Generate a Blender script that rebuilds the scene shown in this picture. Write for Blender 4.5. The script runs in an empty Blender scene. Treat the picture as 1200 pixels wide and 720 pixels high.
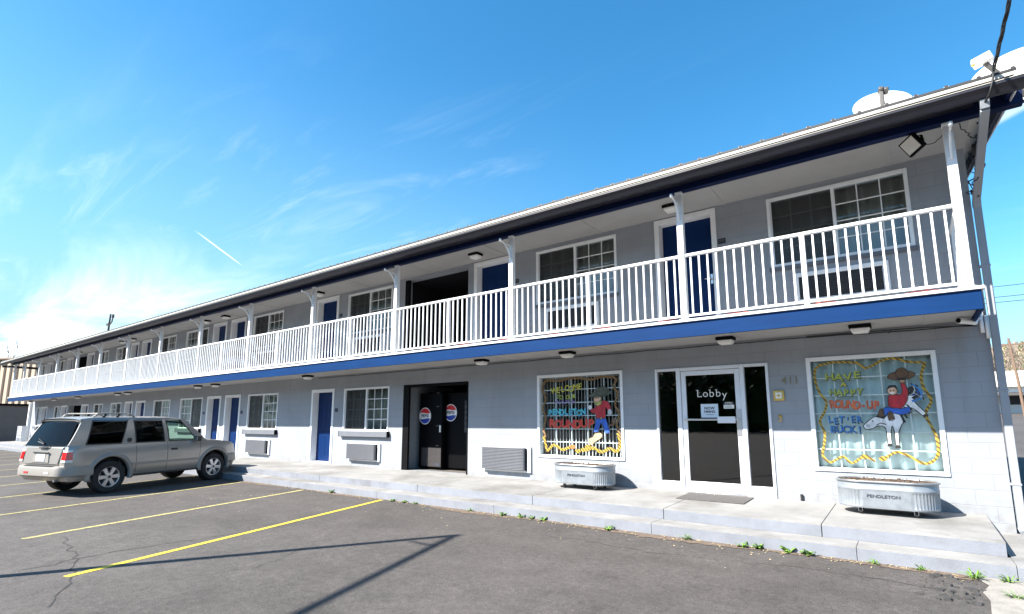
import bpy, bmesh, math, random
from mathutils import Vector, Matrix
R = math.radians
random.seed(11)
scene = bpy.context.scene
COL = scene.collection

# ------------------------------------------------------------------ materials
def nodes_of(m):
    m.use_nodes = True
    nt = m.node_tree
    return nt, nt.nodes, nt.links

def mat(name, col, rough=0.6, metal=0.0, var=0.0, scale=4.0, bump=0.0, bscale=40.0, spec=0.5, coat=0.0, stretch=(1, 1, 1), dark=None, dlo=.55, dhi=.75):
    """painted / plain surface with optional blotchy colour variation, stains and fine bump"""
    m = bpy.data.materials.new(name)
    nt, N, L = nodes_of(m)
    b = N['Principled BSDF']
    b.inputs['Base Color'].default_value = (*col, 1)
    b.inputs['Roughness'].default_value = rough
    b.inputs['Metallic'].default_value = metal
    b.inputs['Specular IOR Level'].default_value = spec
    b.inputs['Coat Weight'].default_value = coat
    tc = N.new('ShaderNodeTexCoord')
    mp = N.new('ShaderNodeMapping'); mp.inputs['Scale'].default_value = stretch
    L.new(tc.outputs['Object'], mp.inputs['Vector'])
    if var > 0:
        n = N.new('ShaderNodeTexNoise'); n.inputs['Scale'].default_value = scale
        n.inputs['Detail'].default_value = 8; n.inputs['Roughness'].default_value = .65
        L.new(mp.outputs[0], n.inputs['Vector'])
        r = N.new('ShaderNodeValToRGB')
        r.color_ramp.elements[0].position = .3; r.color_ramp.elements[1].position = .7
        r.color_ramp.elements[0].color = (*[max(0, c * (1 - var)) for c in col], 1)
        r.color_ramp.elements[1].color = (*[min(1, c * (1 + var)) for c in col], 1)
        L.new(n.outputs['Fac'], r.inputs[0])
        out = r.outputs[0]
        if dark:
            n2 = N.new('ShaderNodeTexNoise'); n2.inputs['Scale'].default_value = scale * .37
            n2.inputs['Detail'].default_value = 6; n2.inputs['Roughness'].default_value = .6
            L.new(mp.outputs[0], n2.inputs['Vector'])
            r2 = N.new('ShaderNodeValToRGB')
            r2.color_ramp.elements[0].position = dlo; r2.color_ramp.elements[1].position = dhi
            L.new(n2.outputs['Fac'], r2.inputs[0])
            mx = N.new('ShaderNodeMixRGB'); mx.inputs[2].default_value = (*dark, 1)
            L.new(r2.outputs[0], mx.inputs[0]); L.new(out, mx.inputs[1]); out = mx.outputs[0]
        L.new(out, b.inputs['Base Color'])
    if bump > 0:
        nb = N.new('ShaderNodeTexNoise'); nb.inputs['Scale'].default_value = bscale
        nb.inputs['Detail'].default_value = 5
        L.new(mp.outputs[0], nb.inputs['Vector'])
        bp = N.new('ShaderNodeBump'); bp.inputs['Strength'].default_value = bump
        bp.inputs['Distance'].default_value = .01
        L.new(nb.outputs['Fac'], bp.inputs['Height']); L.new(bp.outputs[0], b.inputs['Normal'])
    return m

def block_mat(name, col):
    """painted concrete block: running bond joints as relief, faint tone per block"""
    m = bpy.data.materials.new(name)
    nt, N, L = nodes_of(m)
    b = N['Principled BSDF']; b.inputs['Roughness'].default_value = .62
    tc = N.new('ShaderNodeTexCoord'); sp = N.new('ShaderNodeSeparateXYZ'); cb = N.new('ShaderNodeCombineXYZ')
    L.new(tc.outputs['Object'], sp.inputs[0])
    ad = N.new('ShaderNodeMath'); ad.operation = 'ADD'
    L.new(sp.outputs['X'], ad.inputs[0]); L.new(sp.outputs['Y'], ad.inputs[1])
    L.new(ad.outputs[0], cb.inputs['X']); L.new(sp.outputs['Z'], cb.inputs['Y'])
    br = N.new('ShaderNodeTexBrick')
    br.inputs['Scale'].default_value = 1; br.inputs['Brick Width'].default_value = .41
    br.inputs['Row Height'].default_value = .205; br.inputs['Mortar Size'].default_value = .0075
    br.inputs['Mortar Smooth'].default_value = .5; br.inputs['Bias'].default_value = 0
    br.inputs['Color1'].default_value = (*[c * .975 for c in col], 1)
    br.inputs['Color2'].default_value = (*[min(1, c * 1.02) for c in col], 1)
    br.inputs['Mortar'].default_value = (*[c * .905 for c in col], 1)
    L.new(cb.outputs[0], br.inputs['Vector'])
    n = N.new('ShaderNodeTexNoise'); n.inputs['Scale'].default_value = 1.3; n.inputs['Detail'].default_value = 9
    L.new(tc.outputs['Object'], n.inputs['Vector'])
    mr = N.new('ShaderNodeMapRange'); mr.inputs['From Min'].default_value = .3; mr.inputs['From Max'].default_value = .7
    mr.inputs['To Min'].default_value = .90; mr.inputs['To Max'].default_value = 1.05
    L.new(n.outputs['Fac'], mr.inputs[0])
    mx = N.new('ShaderNodeMixRGB'); mx.blend_type = 'MULTIPLY'; mx.inputs[0].default_value = 1
    L.new(br.outputs['Color'], mx.inputs[1]); L.new(mr.outputs[0], mx.inputs[2])
    def rng(src, a, c_, lo, hi):
        q = N.new('ShaderNodeMapRange'); q.inputs['From Min'].default_value = a; q.inputs['From Max'].default_value = c_
        q.inputs['To Min'].default_value = lo; q.inputs['To Max'].default_value = hi; L.new(src, q.inputs[0]); return q
    def mul(a, c_):
        q = N.new('ShaderNodeMath'); q.operation = 'MULTIPLY'; L.new(a, q.inputs[0]); L.new(c_, q.inputs[1]); return q
    ms = N.new('ShaderNodeMapping'); ms.inputs['Scale'].default_value = (5, 5, .25); L.new(tc.outputs['Object'], ms.inputs['Vector'])
    st = N.new('ShaderNodeTexNoise'); st.inputs['Scale'].default_value = 1; st.inputs['Detail'].default_value = 5; L.new(ms.outputs[0], st.inputs['Vector'])
    streak = rng(st.outputs['Fac'], .55, .75, 0, .16)
    n3 = N.new('ShaderNodeTexNoise'); n3.inputs['Scale'].default_value = 7; n3.inputs['Detail'].default_value = 6; L.new(tc.outputs['Object'], n3.inputs['Vector'])
    foot = mul(rng(sp.outputs['Z'], .62, .28, 0, 1).outputs[0], rng(n3.outputs['Fac'], .42, .68, .05, .55).outputs[0])
    sm_ = N.new('ShaderNodeMath'); sm_.operation = 'MAXIMUM'; L.new(streak.outputs[0], sm_.inputs[0]); L.new(foot.outputs[0], sm_.inputs[1])
    md = N.new('ShaderNodeMixRGB'); md.inputs[2].default_value = (.15, .135, .115, 1); L.new(sm_.outputs[0], md.inputs[0]); L.new(mx.outputs[0], md.inputs[1])
    L.new(md.outputs[0], b.inputs['Base Color'])
    n2 = N.new('ShaderNodeTexNoise'); n2.inputs['Scale'].default_value = 60; n2.inputs['Detail'].default_value = 4
    L.new(tc.outputs['Object'], n2.inputs['Vector'])
    ma = N.new('ShaderNodeMath'); ma.operation = 'MULTIPLY_ADD'
    ma.inputs[1].default_value = -1.0
    L.new(br.outputs['Fac'], ma.inputs[0])
    sc = N.new('ShaderNodeMath'); sc.operation = 'MULTIPLY'; sc.inputs[1].default_value = .35
    L.new(n2.outputs['Fac'], sc.inputs[0]); L.new(sc.outputs[0], ma.inputs[2])
    bp = N.new('ShaderNodeBump'); bp.inputs['Strength'].default_value = .33; bp.inputs['Distance'].default_value = .006
    L.new(ma.outputs[0], bp.inputs['Height']); L.new(bp.outputs[0], b.inputs['Normal'])
    return m

def glass_mat(name, tint=(.8, .85, .85), base=.05, rough=.01, ior=1.45, gcol=(1, 1, 1)):
    m = bpy.data.materials.new(name)
    nt, N, L = nodes_of(m)
    N.remove(N['Principled BSDF']); out = N['Material Output']
    t = N.new('ShaderNodeBsdfTransparent'); t.inputs[0].default_value = (*tint, 1)
    g = N.new('ShaderNodeBsdfGlossy'); g.inputs['Roughness'].default_value = rough; g.inputs[0].default_value = (*gcol, 1)
    f = N.new('ShaderNodeFresnel'); f.inputs[0].default_value = ior
    ad = N.new('ShaderNodeMath'); ad.operation = 'ADD'; ad.inputs[1].default_value = base; ad.use_clamp = True
    L.new(f.outputs[0], ad.inputs[0])
    ge = N.new('ShaderNodeNewGeometry'); fr = N.new('ShaderNodeMath'); fr.operation = 'SUBTRACT'; fr.inputs[0].default_value = 1
    L.new(ge.outputs['Backfacing'], fr.inputs[1])
    ml = N.new('ShaderNodeMath'); ml.operation = 'MULTIPLY'; L.new(ad.outputs[0], ml.inputs[0]); L.new(fr.outputs[0], ml.inputs[1])
    mx = N.new('ShaderNodeMixShader')
    L.new(ml.outputs[0], mx.inputs[0]); L.new(t.outputs[0], mx.inputs[1]); L.new(g.outputs[0], mx.inputs[2])
    L.new(mx.outputs[0], out.inputs[0])
    return m

def screen_mat(name, col, alpha):
    m = bpy.data.materials.new(name)
    nt, N, L = nodes_of(m)
    b = N['Principled BSDF']; b.inputs['Base Color'].default_value = (*col, 1); b.inputs['Roughness'].default_value = .8
    b.inputs['Alpha'].default_value = alpha
    return m

def asphalt_mat():
    m = bpy.data.materials.new('asphalt')
    nt, N, L = nodes_of(m)
    b = N['Principled BSDF']; b.inputs['Roughness'].default_value = .85; b.inputs['Specular IOR Level'].default_value = .35
    tc = N.new('ShaderNodeTexCoord')
    def noise(s, d=8, r=.6):
        n = N.new('ShaderNodeTexNoise'); n.inputs['Scale'].default_value = s; n.inputs['Detail'].default_value = d
        n.inputs['Roughness'].default_value = r; L.new(tc.outputs['Object'], n.inputs['Vector']); return n
    big = noise(.35, 6); mid = noise(2.2, 8); fine = noise(70, 3, .8); grit = noise(190, 2, .9)
    rp = N.new('ShaderNodeValToRGB')
    e = rp.color_ramp.elements
    e[0].position = .32; e[0].color = (.049, .044, .0405, 1)
    e[1].position = .68; e[1].color = (.098, .088, .082, 1)
    sm = N.new('ShaderNodeMath'); sm.operation = 'MULTIPLY_ADD'; sm.inputs[1].default_value = .55
    s2 = N.new('ShaderNodeMath'); s2.operation = 'MULTIPLY'; s2.inputs[1].default_value = .45
    L.new(mid.outputs['Fac'], s2.inputs[0]); L.new(big.outputs['Fac'], sm.inputs[0]); L.new(s2.outputs[0], sm.inputs[2])
    L.new(sm.outputs[0], rp.inputs[0])
    # stones showing through the binder
    g = N.new('ShaderNodeMapRange'); g.inputs['From Min'].default_value = .35; g.inputs['From Max'].default_value = .65
    g.inputs['To Min'].default_value = .42; g.inputs['To Max'].default_value = 1.55
    L.new(fine.outputs['Fac'], g.inputs[0])
    g2 = N.new('ShaderNodeMapRange'); g2.inputs['From Min'].default_value = .3; g2.inputs['From Max'].default_value = .7
    g2.inputs['To Min'].default_value = .65; g2.inputs['To Max'].default_value = 1.35
    L.new(grit.outputs['Fac'], g2.inputs[0])
    mm = N.new('ShaderNodeMath'); mm.operation = 'MULTIPLY'
    L.new(g.outputs[0], mm.inputs[0]); L.new(g2.outputs[0], mm.inputs[1])
    mx = N.new('ShaderNodeMixRGB'); mx.blend_type = 'MULTIPLY'; mx.inputs[0].default_value = .8
    L.new(rp.outputs[0], mx.inputs[1]); L.new(mm.outputs[0], mx.inputs[2])
    # old oil drips
    oil = noise(1.1, 4); orr = N.new('ShaderNodeValToRGB')
    orr.color_ramp.elements[0].position = .64; orr.color_ramp.elements[1].position = .72
    L.new(oil.outputs['Fac'], orr.inputs[0])
    om = N.new('ShaderNodeMath'); om.operation = 'MULTIPLY'; om.inputs[1].default_value = .45
    L.new(orr.outputs[0], om.inputs[0])
    mx2 = N.new('ShaderNodeMixRGB'); mx2.inputs[2].default_value = (.035, .033, .032, 1)
    L.new(om.outputs[0], mx2.inputs[0]); L.new(mx.outputs[0], mx2.inputs[1])
    mo = noise(14, 5, .7); mr = N.new('ShaderNodeMapRange'); mr.inputs['From Min'].default_value = .3; mr.inputs['From Max'].default_value = .7
    mr.inputs['To Min'].default_value = .74; mr.inputs['To Max'].default_value = 1.24; L.new(mo.outputs['Fac'], mr.inputs[0])
    m3 = N.new('ShaderNodeMixRGB'); m3.blend_type = 'MULTIPLY'; m3.inputs[0].default_value = 1; L.new(mx2.outputs[0], m3.inputs[1]); L.new(mr.outputs[0], m3.inputs[2])
    L.new(m3.outputs[0], b.inputs['Base Color'])
    bp = N.new('ShaderNodeBump'); bp.inputs['Strength'].default_value = .6; bp.inputs['Distance'].default_value = .006
    L.new(fine.outputs['Fac'], bp.inputs['Height']); L.new(bp.outputs[0], b.inputs['Normal'])
    return m

def worn_paint(name, col, keep=.5):
    """road paint worn through to the asphalt in patches"""
    m = bpy.data.materials.new(name)
    nt, N, L = nodes_of(m)
    b = N['Principled BSDF']; b.inputs['Roughness'].default_value = .75
    tc = N.new('ShaderNodeTexCoord')
    n = N.new('ShaderNodeTexNoise'); n.inputs['Scale'].default_value = 22; n.inputs['Detail'].default_value = 9; n.inputs['Roughness'].default_value = .75
    L.new(tc.outputs['Object'], n.inputs['Vector'])
    r = N.new('ShaderNodeValToRGB')
    r.color_ramp.elements[0].position = keep - .05; r.color_ramp.elements[1].position = keep + .1
    r.color_ramp.elements[0].color = (.09, .085, .08, 1); r.color_ramp.elements[1].color = (*col, 1)
    L.new(n.outputs['Fac'], r.inputs[0]); L.new(r.outputs[0], b.inputs['Base Color'])
    return m

def stripe_mat(name, c1, c2, scale, direction='DIAGONAL', rough=.7):
    m = bpy.data.materials.new(name)
    nt, N, L = nodes_of(m)
    b = N['Principled BSDF']; b.inputs['Roughness'].default_value = rough
    tc = N.new('ShaderNodeTexCoord'); w = N.new('ShaderNodeTexWave')
    w.bands_direction = direction; w.inputs['Scale'].default_value = scale; w.inputs['Distortion'].default_value = .6
    L.new(tc.outputs['Object'], w.inputs['Vector'])
    r = N.new('ShaderNodeValToRGB'); r.color_ramp.elements[0].position = .25; r.color_ramp.elements[1].position = .5
    r.color_ramp.elements[0].color = (*c1, 1); r.color_ramp.elements[1].color = (*c2, 1)
    L.new(w.outputs['Fac'], r.inputs[0]); L.new(r.outputs[0], b.inputs['Base Color'])
    return m

WALL = (.272, .290, .318)
M = {}
M['wall'] = block_mat('painted_block', WALL)
M['wallplain'] = mat('painted_grey', WALL, .6, var=.06, scale=3, bump=.15)
M['sill'] = mat('grey_sill_paint', (.13, .14, .16), .55, var=.08, scale=5)
M['soffit'] = mat('soffit_paint', (.36, .355, .35), .7, var=.07, scale=1.2, dark=(.30, .29, .28))
M['deck'] = mat('deck_floor', (.36, .36, .36), .8, var=.12, scale=3)
M['white'] = mat('white_paint', (.76, .77, .78), .45, var=.04, scale=6, dark=(.62, .60, .57), dlo=.62, dhi=.8)
M['whiteold'] = mat('white_paint_weathered', (.74, .74, .74), .5, var=.06, scale=5, dark=(.42, .38, .33), dlo=.66, dhi=.72)
M['blue'] = mat('blue_fascia_paint', (.0015, .026, .102), .55, spec=.12, var=.14, scale=2.5, stretch=(.5, 1, 3), dark=(.004, .034, .112))
M['navy'] = mat('navy_beam_paint', (.003, .010, .048), .5, spec=.15, var=.1, scale=3)
M['gutter'] = mat('dark_gutter', (.010, .010, .017), .4, var=.15, scale=4)
M['roof'] = mat('roof_metal', (.70, .67, .60), .42, metal=.15, var=.06, scale=2)
M['roofedge'] = mat('roof_edge_metal', (.46, .44, .39), .5, var=.05, scale=3)
M['ribshade'] = mat('roof_rib_shade', (.02, .02, .022), .6)  # near-black: shade on the backlit rib ends put into the colour
M['door'] = mat('blue_door_paint', (.0012, .0185, .086), .45, spec=.15, var=.08, scale=3)
M['black'] = mat('black_paint', (.004, .004, .005), .6, var=.2, scale=4, spec=.08)
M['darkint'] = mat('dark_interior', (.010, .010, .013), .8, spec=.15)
M['int'] = mat('room_interior', (.22, .21, .20), .9)
M['carpet'] = mat('room_carpet', (.10, .09, .08), .95)
M['glass'] = glass_mat('window_glass', (.78, .82, .82), .03)
M['lobbyglass'] = glass_mat('lobby_glass', (.50, .50, .52), .045)
M['artglass'] = glass_mat('painted_window_glass', (.92, .95, .95), .0)
M['screen'] = screen_mat('insect_screen', (.035, .035, .037), .60)
M['curtain'] = mat('curtain_cloth', (.50, .48, .43), .9, var=.12, scale=6, stretch=(1, 1, .2))
M['blind'] = mat('blind_slat', (.52, .53, .54), .6)
M['tealcurtain'] = mat('pale_teal_drape', (.62, .74, .75), .85, var=.08, scale=5, stretch=(1, 1, .15))
M['acgrey'] = mat('grey_grille', (.105, .11, .125), .5, var=.08, scale=5)
M['acdark'] = mat('dark_grille', (.035, .035, .04), .5)
M['alu'] = mat('white_aluminium', (.72, .73, .76), .35, metal=.2, var=.04, scale=5)
M['steel'] = mat('brushed_steel', (.62, .62, .63), .3, metal=.9)
M['galv'] = mat('galvanised_steel', (.27, .295, .32), .42, metal=.45, var=.14, scale=9, dark=(.20, .22, .245))
M['galvrim'] = mat('galvanised_rim', (.33, .34, .35), .35, metal=.7, var=.1, scale=9)
M['mulch'] = mat('bark_mulch', (.115, .075, .05), .95, var=.55, scale=45, bump=1, bscale=60)
M['rubber'] = mat('black_rubber', (.018, .018, .018), .75, var=.2, scale=12)
M['mat'] = mat('door_mat_rubber', (.085, .08, .078), .95, var=.3, scale=40, bump=.8, bscale=120)
M['diffuser'] = mat('light_diffuser', (.72, .72, .70), .35)
M['concrete'] = mat('porch_concrete', (.238, .233, .225), .78, var=.20, scale=2.0, bump=.35, bscale=70, dark=(.135, .128, .118), dlo=.50, dhi=.70)
M['riser'] = mat('painted_step_face', (.185, .198, .225), .72, var=.16, scale=2.6, bump=.3, bscale=60, dark=(.115, .115, .118), dlo=.58, dhi=.75)
M['oldconc'] = mat('rough_concrete', (.25, .235, .21), .9, var=.22, scale=7, bump=.9, bscale=60, dark=(.15, .14, .125))
M['asphalt'] = asphalt_mat()
M['brokenasphalt'] = mat('broken_asphalt', (.04, .038, .037), .9, var=.5, scale=14, bump=1, bscale=30)
M['yellow'] = worn_paint('yellow_road_paint', (.62, .47, .03), .40)
M['yellowold'] = worn_paint('faded_road_paint', (.46, .40, .14), .43)
M['crack'] = mat('crack_fill', (.028, .027, .026), .9, var=.3, scale=20)
M['dirt'] = mat('kerb_dirt', (.13, .095, .07), .95, var=.45, scale=18, bump=.9, bscale=80)
M['straw'] = mat('dry_grass', (.42, .34, .18), .9, var=.3, scale=20)
M['leaf'] = mat('weed_leaf', (.13, .25, .025), .55, var=.45, scale=15)
M['leaf2'] = mat('weed_leaf_dark', (.05, .11, .02), .6, var=.4, scale=15)
M['dish'] = mat('dish_white', (.58, .575, .56), .4, var=.03, scale=3)
M['lnb'] = mat('dish_arm_grey', (.075, .07, .066), .55)
M['cable'] = mat('black_cable', (.015, .015, .017), .6)
M['redcord'] = mat('red_cord', (.45, .05, .03), .6)
M['brass'] = mat('brass', (.62, .42, .12), .4, metal=.6, var=.1, scale=20)
M['bronze'] = mat('bronze_digits', (.24, .20, .13), .45, metal=.4)
M['paper'] = mat('pale_paper', (.62, .70, .78), .7)
M['ink'] = mat('dark_ink', (.03, .035, .05), .7)
M['letter'] = mat('white_lettering', (.80, .78, .72), .6)
M['red'] = mat('logo_red', (.60, .025, .03), .45)
M['logoblue'] = mat('logo_blue', (.02, .05, .34), .45)
M['logowhite'] = mat('logo_white', (.82, .82, .82), .45)
M['vend'] = mat('vending_black', (.0025, .0025, .0035), .45, spec=.10, var=.2, scale=5)
M['kick'] = mat('kick_plate', (.055, .05, .05), .45, metal=.3, var=.15, scale=8)
M['bark'] = mat('tree_bark', (.12, .10, .085), .9, var=.3, scale=9)
M['twig'] = mat('twig_brown', (.16, .125, .10), .9)
M['wood'] = mat('pole_wood', (.17, .11, .075), .85, var=.25, scale=6, stretch=(4, 4, .4))
M['tan'] = mat('tan_siding', (.52, .41, .30), .6, var=.07, scale=2, stretch=(1, 1, .2))
M['tandark'] = mat('tan_siding_groove', (.27, .20, .14), .7)
M['shedgrey'] = mat('grey_brown_wall', (.145, .135, .13), .8, var=.1, scale=1.4)
M['housewhite'] = mat('house_siding', (.72, .73, .72), .6, var=.04, scale=2)
M['houseroof'] = mat('house_roof', (.52, .49, .42), .8, var=.1, scale=3)
M['hill'] = mat('dry_hillside', (.19, .145, .10), .95, var=.4, scale=.12, dark=(.10, .09, .055))
M['tyre'] = mat('tyre_rubber', (.02, .02, .021), .8, var=.2, scale=14)
M['rim'] = mat('alloy_rim', (.60, .60, .61), .32, metal=.75)
M['carpaint'] = mat('silver_car_paint', (.355, .332, .302), .33, metal=.45, var=.03, scale=2, coat=.45)
M['cladding'] = mat('silver_cladding', (.285, .267, .242), .45, metal=.2, var=.04, scale=4)
M['carblack'] = mat('car_black_trim', (.02, .02, .021), .5)
M['carint'] = mat('car_interior', (.09, .085, .08), .9)
M['carglass'] = glass_mat('car_tinted_glass', (.13, .135, .14), .0, ior=1.18)
M['carglasslight'] = glass_mat('car_front_glass', (.66, .76, .70), .0, ior=1.33)
M['taillight'] = mat('tail_light_red', (.62, .012, .012), .2, coat=1)
M['lampclear'] = mat('lamp_clear', (.72, .70, .66), .2, coat=.6)
M['plate'] = mat('license_plate', (.62, .68, .74), .4)
M['floodglass'] = mat('flood_lens', (.52, .50, .46), .25, coat=.4)
for nm, c in dict(p_yellow=(.52, .48, .04), p_lime=(.34, .40, .06), p_orange=(.52, .15, .04), p_blue=(.04, .19, .48), p_red=(.55, .03, .03),
                  p_teal=(.08, .46, .48), p_purple=(.20, .14, .42), p_brown=(.13, .07, .035), p_tan=(.58, .36, .20), p_skin=(.66, .42, .28),
                  p_white=(.78, .78, .76), p_black=(.02, .02, .02), p_denim=(.03, .12, .50), p_shirt=(.42, .02, .03), p_greenhat=(.075, .085, .06),
                  p_grey=(.5, .52, .54), p_beard=(.55, .55, .16)).items():
    M[nm] = mat(nm, c, .6, var=.32, scale=16, stretch=(1, 1, .35))
M['rope'] = stripe_mat('painted_rope', (.09, .045, .01), (.46, .31, .035), 9)
M['ropeshade'] = stripe_mat('painted_rope_shaded', (.05, .025, .01), (.27, .16, .06), 9)  # browner copy of the rope, with the shade put into its colour

# ------------------------------------------------------------------ mesh builder
class MB:
    def __init__(self):
        self.v = []; self.f = []; self.m = []; self.mats = []
    def mi(self, m):
        if m not in self.mats: self.mats.append(m)
        return self.mats.index(m)
    def add(self, vs, fs, m):
        o = len(self.v); self.v += [tuple(p) for p in vs]; k = self.mi(m)
        for f in fs:
            self.f.append([i + o for i in f]); self.m.append(k)
        return self
    def box(self, x0, x1, y0, y1, z0, z1, m):
        if x1 < x0: x0, x1 = x1, x0
        vs = [(x0, y0, z0), (x1, y0, z0), (x1, y1, z0), (x0, y1, z0), (x0, y0, z1), (x1, y0, z1), (x1, y1, z1), (x0, y1, z1)]
        return self.add(vs, [(0, 3, 2, 1), (4, 5, 6, 7), (0, 1, 5, 4), (1, 2, 6, 5), (2, 3, 7, 6), (3, 0, 4, 7)], m)
    def hexa(self, b, t, m):
        return self.add(list(b) + list(t), [(0, 3, 2, 1), (4, 5, 6, 7), (0, 1, 5, 4), (1, 2, 6, 5), (2, 3, 7, 6), (3, 0, 4, 7)], m)
    def bar(self, p, q, w, h, m, up=(0, 0, 1)):
        p = Vector(p); q = Vector(q); d = (q - p).normalized(); u = Vector(up)
        s = d.cross(u)
        if s.length < 1e-4: s = d.cross(Vector((0, 1, 0)))
        s.normalize(); u = s.cross(d)
        s *= w / 2; u *= h / 2
        return self.hexa([p - s - u, p + s - u, p + s + u, p - s + u], [q - s - u, q + s - u, q + s + u, q - s + u], m)
    def tube(self, pts, r, m, n=8, caps=True):
        pts = [Vector(p) for p in pts]; rs = r if isinstance(r, (list, tuple)) else [r] * len(pts)
        vs = []; fs = []
        prev = None
        for i, p in enumerate(pts):
            d = (pts[min(i + 1, len(pts) - 1)] - pts[max(i - 1, 0)])
            if d.length < 1e-9: d = Vector((0, 0, 1))
            d.normalize()
            if prev is None:
                a = d.cross(Vector((0, 0, 1)))
                if a.length < .05: a = d.cross(Vector((0, 1, 0)))
            else:
                a = prev - d * prev.dot(d)
                if a.length < 1e-4: a = d.cross(Vector((0, 1, 0)))
            a.normalize(); prev = a; b = d.cross(a)
            for k in range(n):
                t = 2 * math.pi * k / n
                vs.append(p + (a * math.cos(t) + b * math.sin(t)) * rs[i])
        for i in range(len(pts) - 1):
            for k in range(n):
                k2 = (k + 1) % n
                fs.append((i * n + k, i * n + k2, (i + 1) * n + k2, (i + 1) * n + k))
        if caps:
            fs.append(tuple(reversed(range(n)))); fs.append(tuple(range((len(pts) - 1) * n, len(pts) * n)))
        return self.add(vs, fs, m)
    def prism(self, poly, y0, y1, m):
        """polygon in x,z pushed through y0..y1"""
        n = len(poly)
        vs = [(x, y0, z) for x, z in poly] + [(x, y1, z) for x, z in poly]
        fs = [tuple(range(n)), tuple(reversed(range(n, 2 * n)))] + [((i + 1) % n, i, i + n, (i + 1) % n + n) for i in range(n)]
        return self.add(vs, fs, m)
    def build(self, name, parent=None, smooth=False, bevel=0, seg=2):
        me = bpy.data.meshes.new(name); me.from_pydata([tuple(p) for p in self.v], [], self.f)
        for m in self.mats: me.materials.append(M[m] if isinstance(m, str) else m)
        me.polygons.foreach_set('material_index', self.m)
        bm = bmesh.new(); bm.from_mesh(me); bmesh.ops.recalc_face_normals(bm, faces=bm.faces); bm.to_mesh(me); bm.free()
        if smooth:
            me.polygons.foreach_set('use_smooth', [True] * len(me.polygons))
        me.update()
        o = bpy.data.objects.new(name, me); COL.objects.link(o)
        if parent: o.parent = parent
        if bevel:
            b = o.modifiers.new('bevel', 'BEVEL'); b.width = bevel; b.segments = seg; b.limit_method = 'ANGLE'; b.angle_limit = R(40)
        if smooth == 'auto' or bevel:
            me.polygons.foreach_set('use_smooth', [True] * len(me.polygons))
            if smooth != True:
                try: me.set_sharp_from_angle(angle=R(35))
                except Exception: pass
        return o

def tag(o, label=None, cat=None, group=None, kind=None):
    if label: o['label'] = label
    if cat: o['category'] = cat
    if group: o['group'] = group
    if kind: o['kind'] = kind
    return o
def thing(name, label, cat, loc=(0, 0, 0), rz=0, group=None):
    o = bpy.data.objects.new(name, None); COL.objects.link(o)
    o.empty_display_size = .2; o.location = loc; o.rotation_euler = (0, 0, rz)
    return tag(o, label, cat, group)
def copy_tree(o, parent=None):
    c = o.copy(); COL.objects.link(c)
    if parent: c.parent = parent
    for ch in [k for k in bpy.data.objects if k.parent == o]: copy_tree(ch, c)
    return c
def text_mesh(txt, size, extrude=.001, offset=0.0, align='CENTER'):
    cu = bpy.data.curves.new('lettering', 'FONT'); cu.body = txt; cu.size = size; cu.extrude = extrude; cu.offset = offset
    cu.align_x = align; cu.align_y = 'CENTER'; cu.resolution_u = 3
    o = bpy.data.objects.new('lettering', cu); COL.objects.link(o)
    dg = bpy.context.evaluated_depsgraph_get(); dg.update()
    me = bpy.data.meshes.new_from_object(o.evaluated_get(dg))
    bpy.data.objects.remove(o); bpy.data.curves.remove(cu)
    return me
def add_text(mb, txt, x, y, z, size, m, sx=1.0, rot=0.0, offset=0.0, extrude=.001, Mx=None):
    """lettering standing in the x,z plane facing -y"""
    me = text_mesh(txt, size, extrude, offset)
    c, s = math.cos(rot), math.sin(rot)
    vs = []
    for v in me.vertices:
        a, b, d = v.co.x * sx, v.co.y, v.co.z
        p = Vector((x + a * c - b * s, y - d, z + a * s + b * c))
        vs.append(Mx @ p if Mx else p)
    mb.add(vs, [tuple(p.vertices) for p in me.polygons], m)
    bpy.data.meshes.remove(me)

ORD = ['first', 'second', 'third', 'fourth', 'fifth', 'sixth', 'seventh', 'eighth', 'ninth', 'tenth', 'eleventh', 'twelfth', 'thirteenth', 'fourteenth', 'fifteenth', 'sixteenth', 'seventeenth', 'eighteenth', 'nineteenth', 'twentieth', 'twenty-first', 'twenty-second', 'twenty-third', 'twenty-fourth']

# ------------------------------------------------------------------ ground
def gz(x, y):
    z = -.055 + .012 * (max(y, -14) + 2.1) if y < -2.1 else -.055
    if y > 7 and x > -6:
        f = min(1, (x + 6) / 6); z += f * .046 * (min(y, 62) - 7)
    return z
xs = [-400, -200, -120, -90] + list(range(-70, 32, 2)) + [40, 60, 100, 200, 400]
ys = [-400, -200, -80, -40, -25] + [-14, -12, -10, -8, -6, -4, -2.1, 0, 2, 4, 7, 10, 15, 20, 30, 40, 50, 62, 80, 120, 200, 400]
g = MB()
vs = [(x, y, gz(x, y)) for y in ys for x in xs]
nx = len(xs)
g.add(vs, [(j * nx + i, j * nx + i + 1, (j + 1) * nx + i + 1, (j + 1) * nx + i) for j in range(len(ys) - 1) for i in range(nx - 1)], 'asphalt')
tag(g.build('parking_lot', smooth=True), kind='structure')

def sheet(poly, h, m, name):
    b = MB(); b.add([(x, y, gz(x, y) + h) for x, y in poly], [tuple(range(len(poly)))], m)
    return tag(b.build(name), kind='structure')
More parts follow.
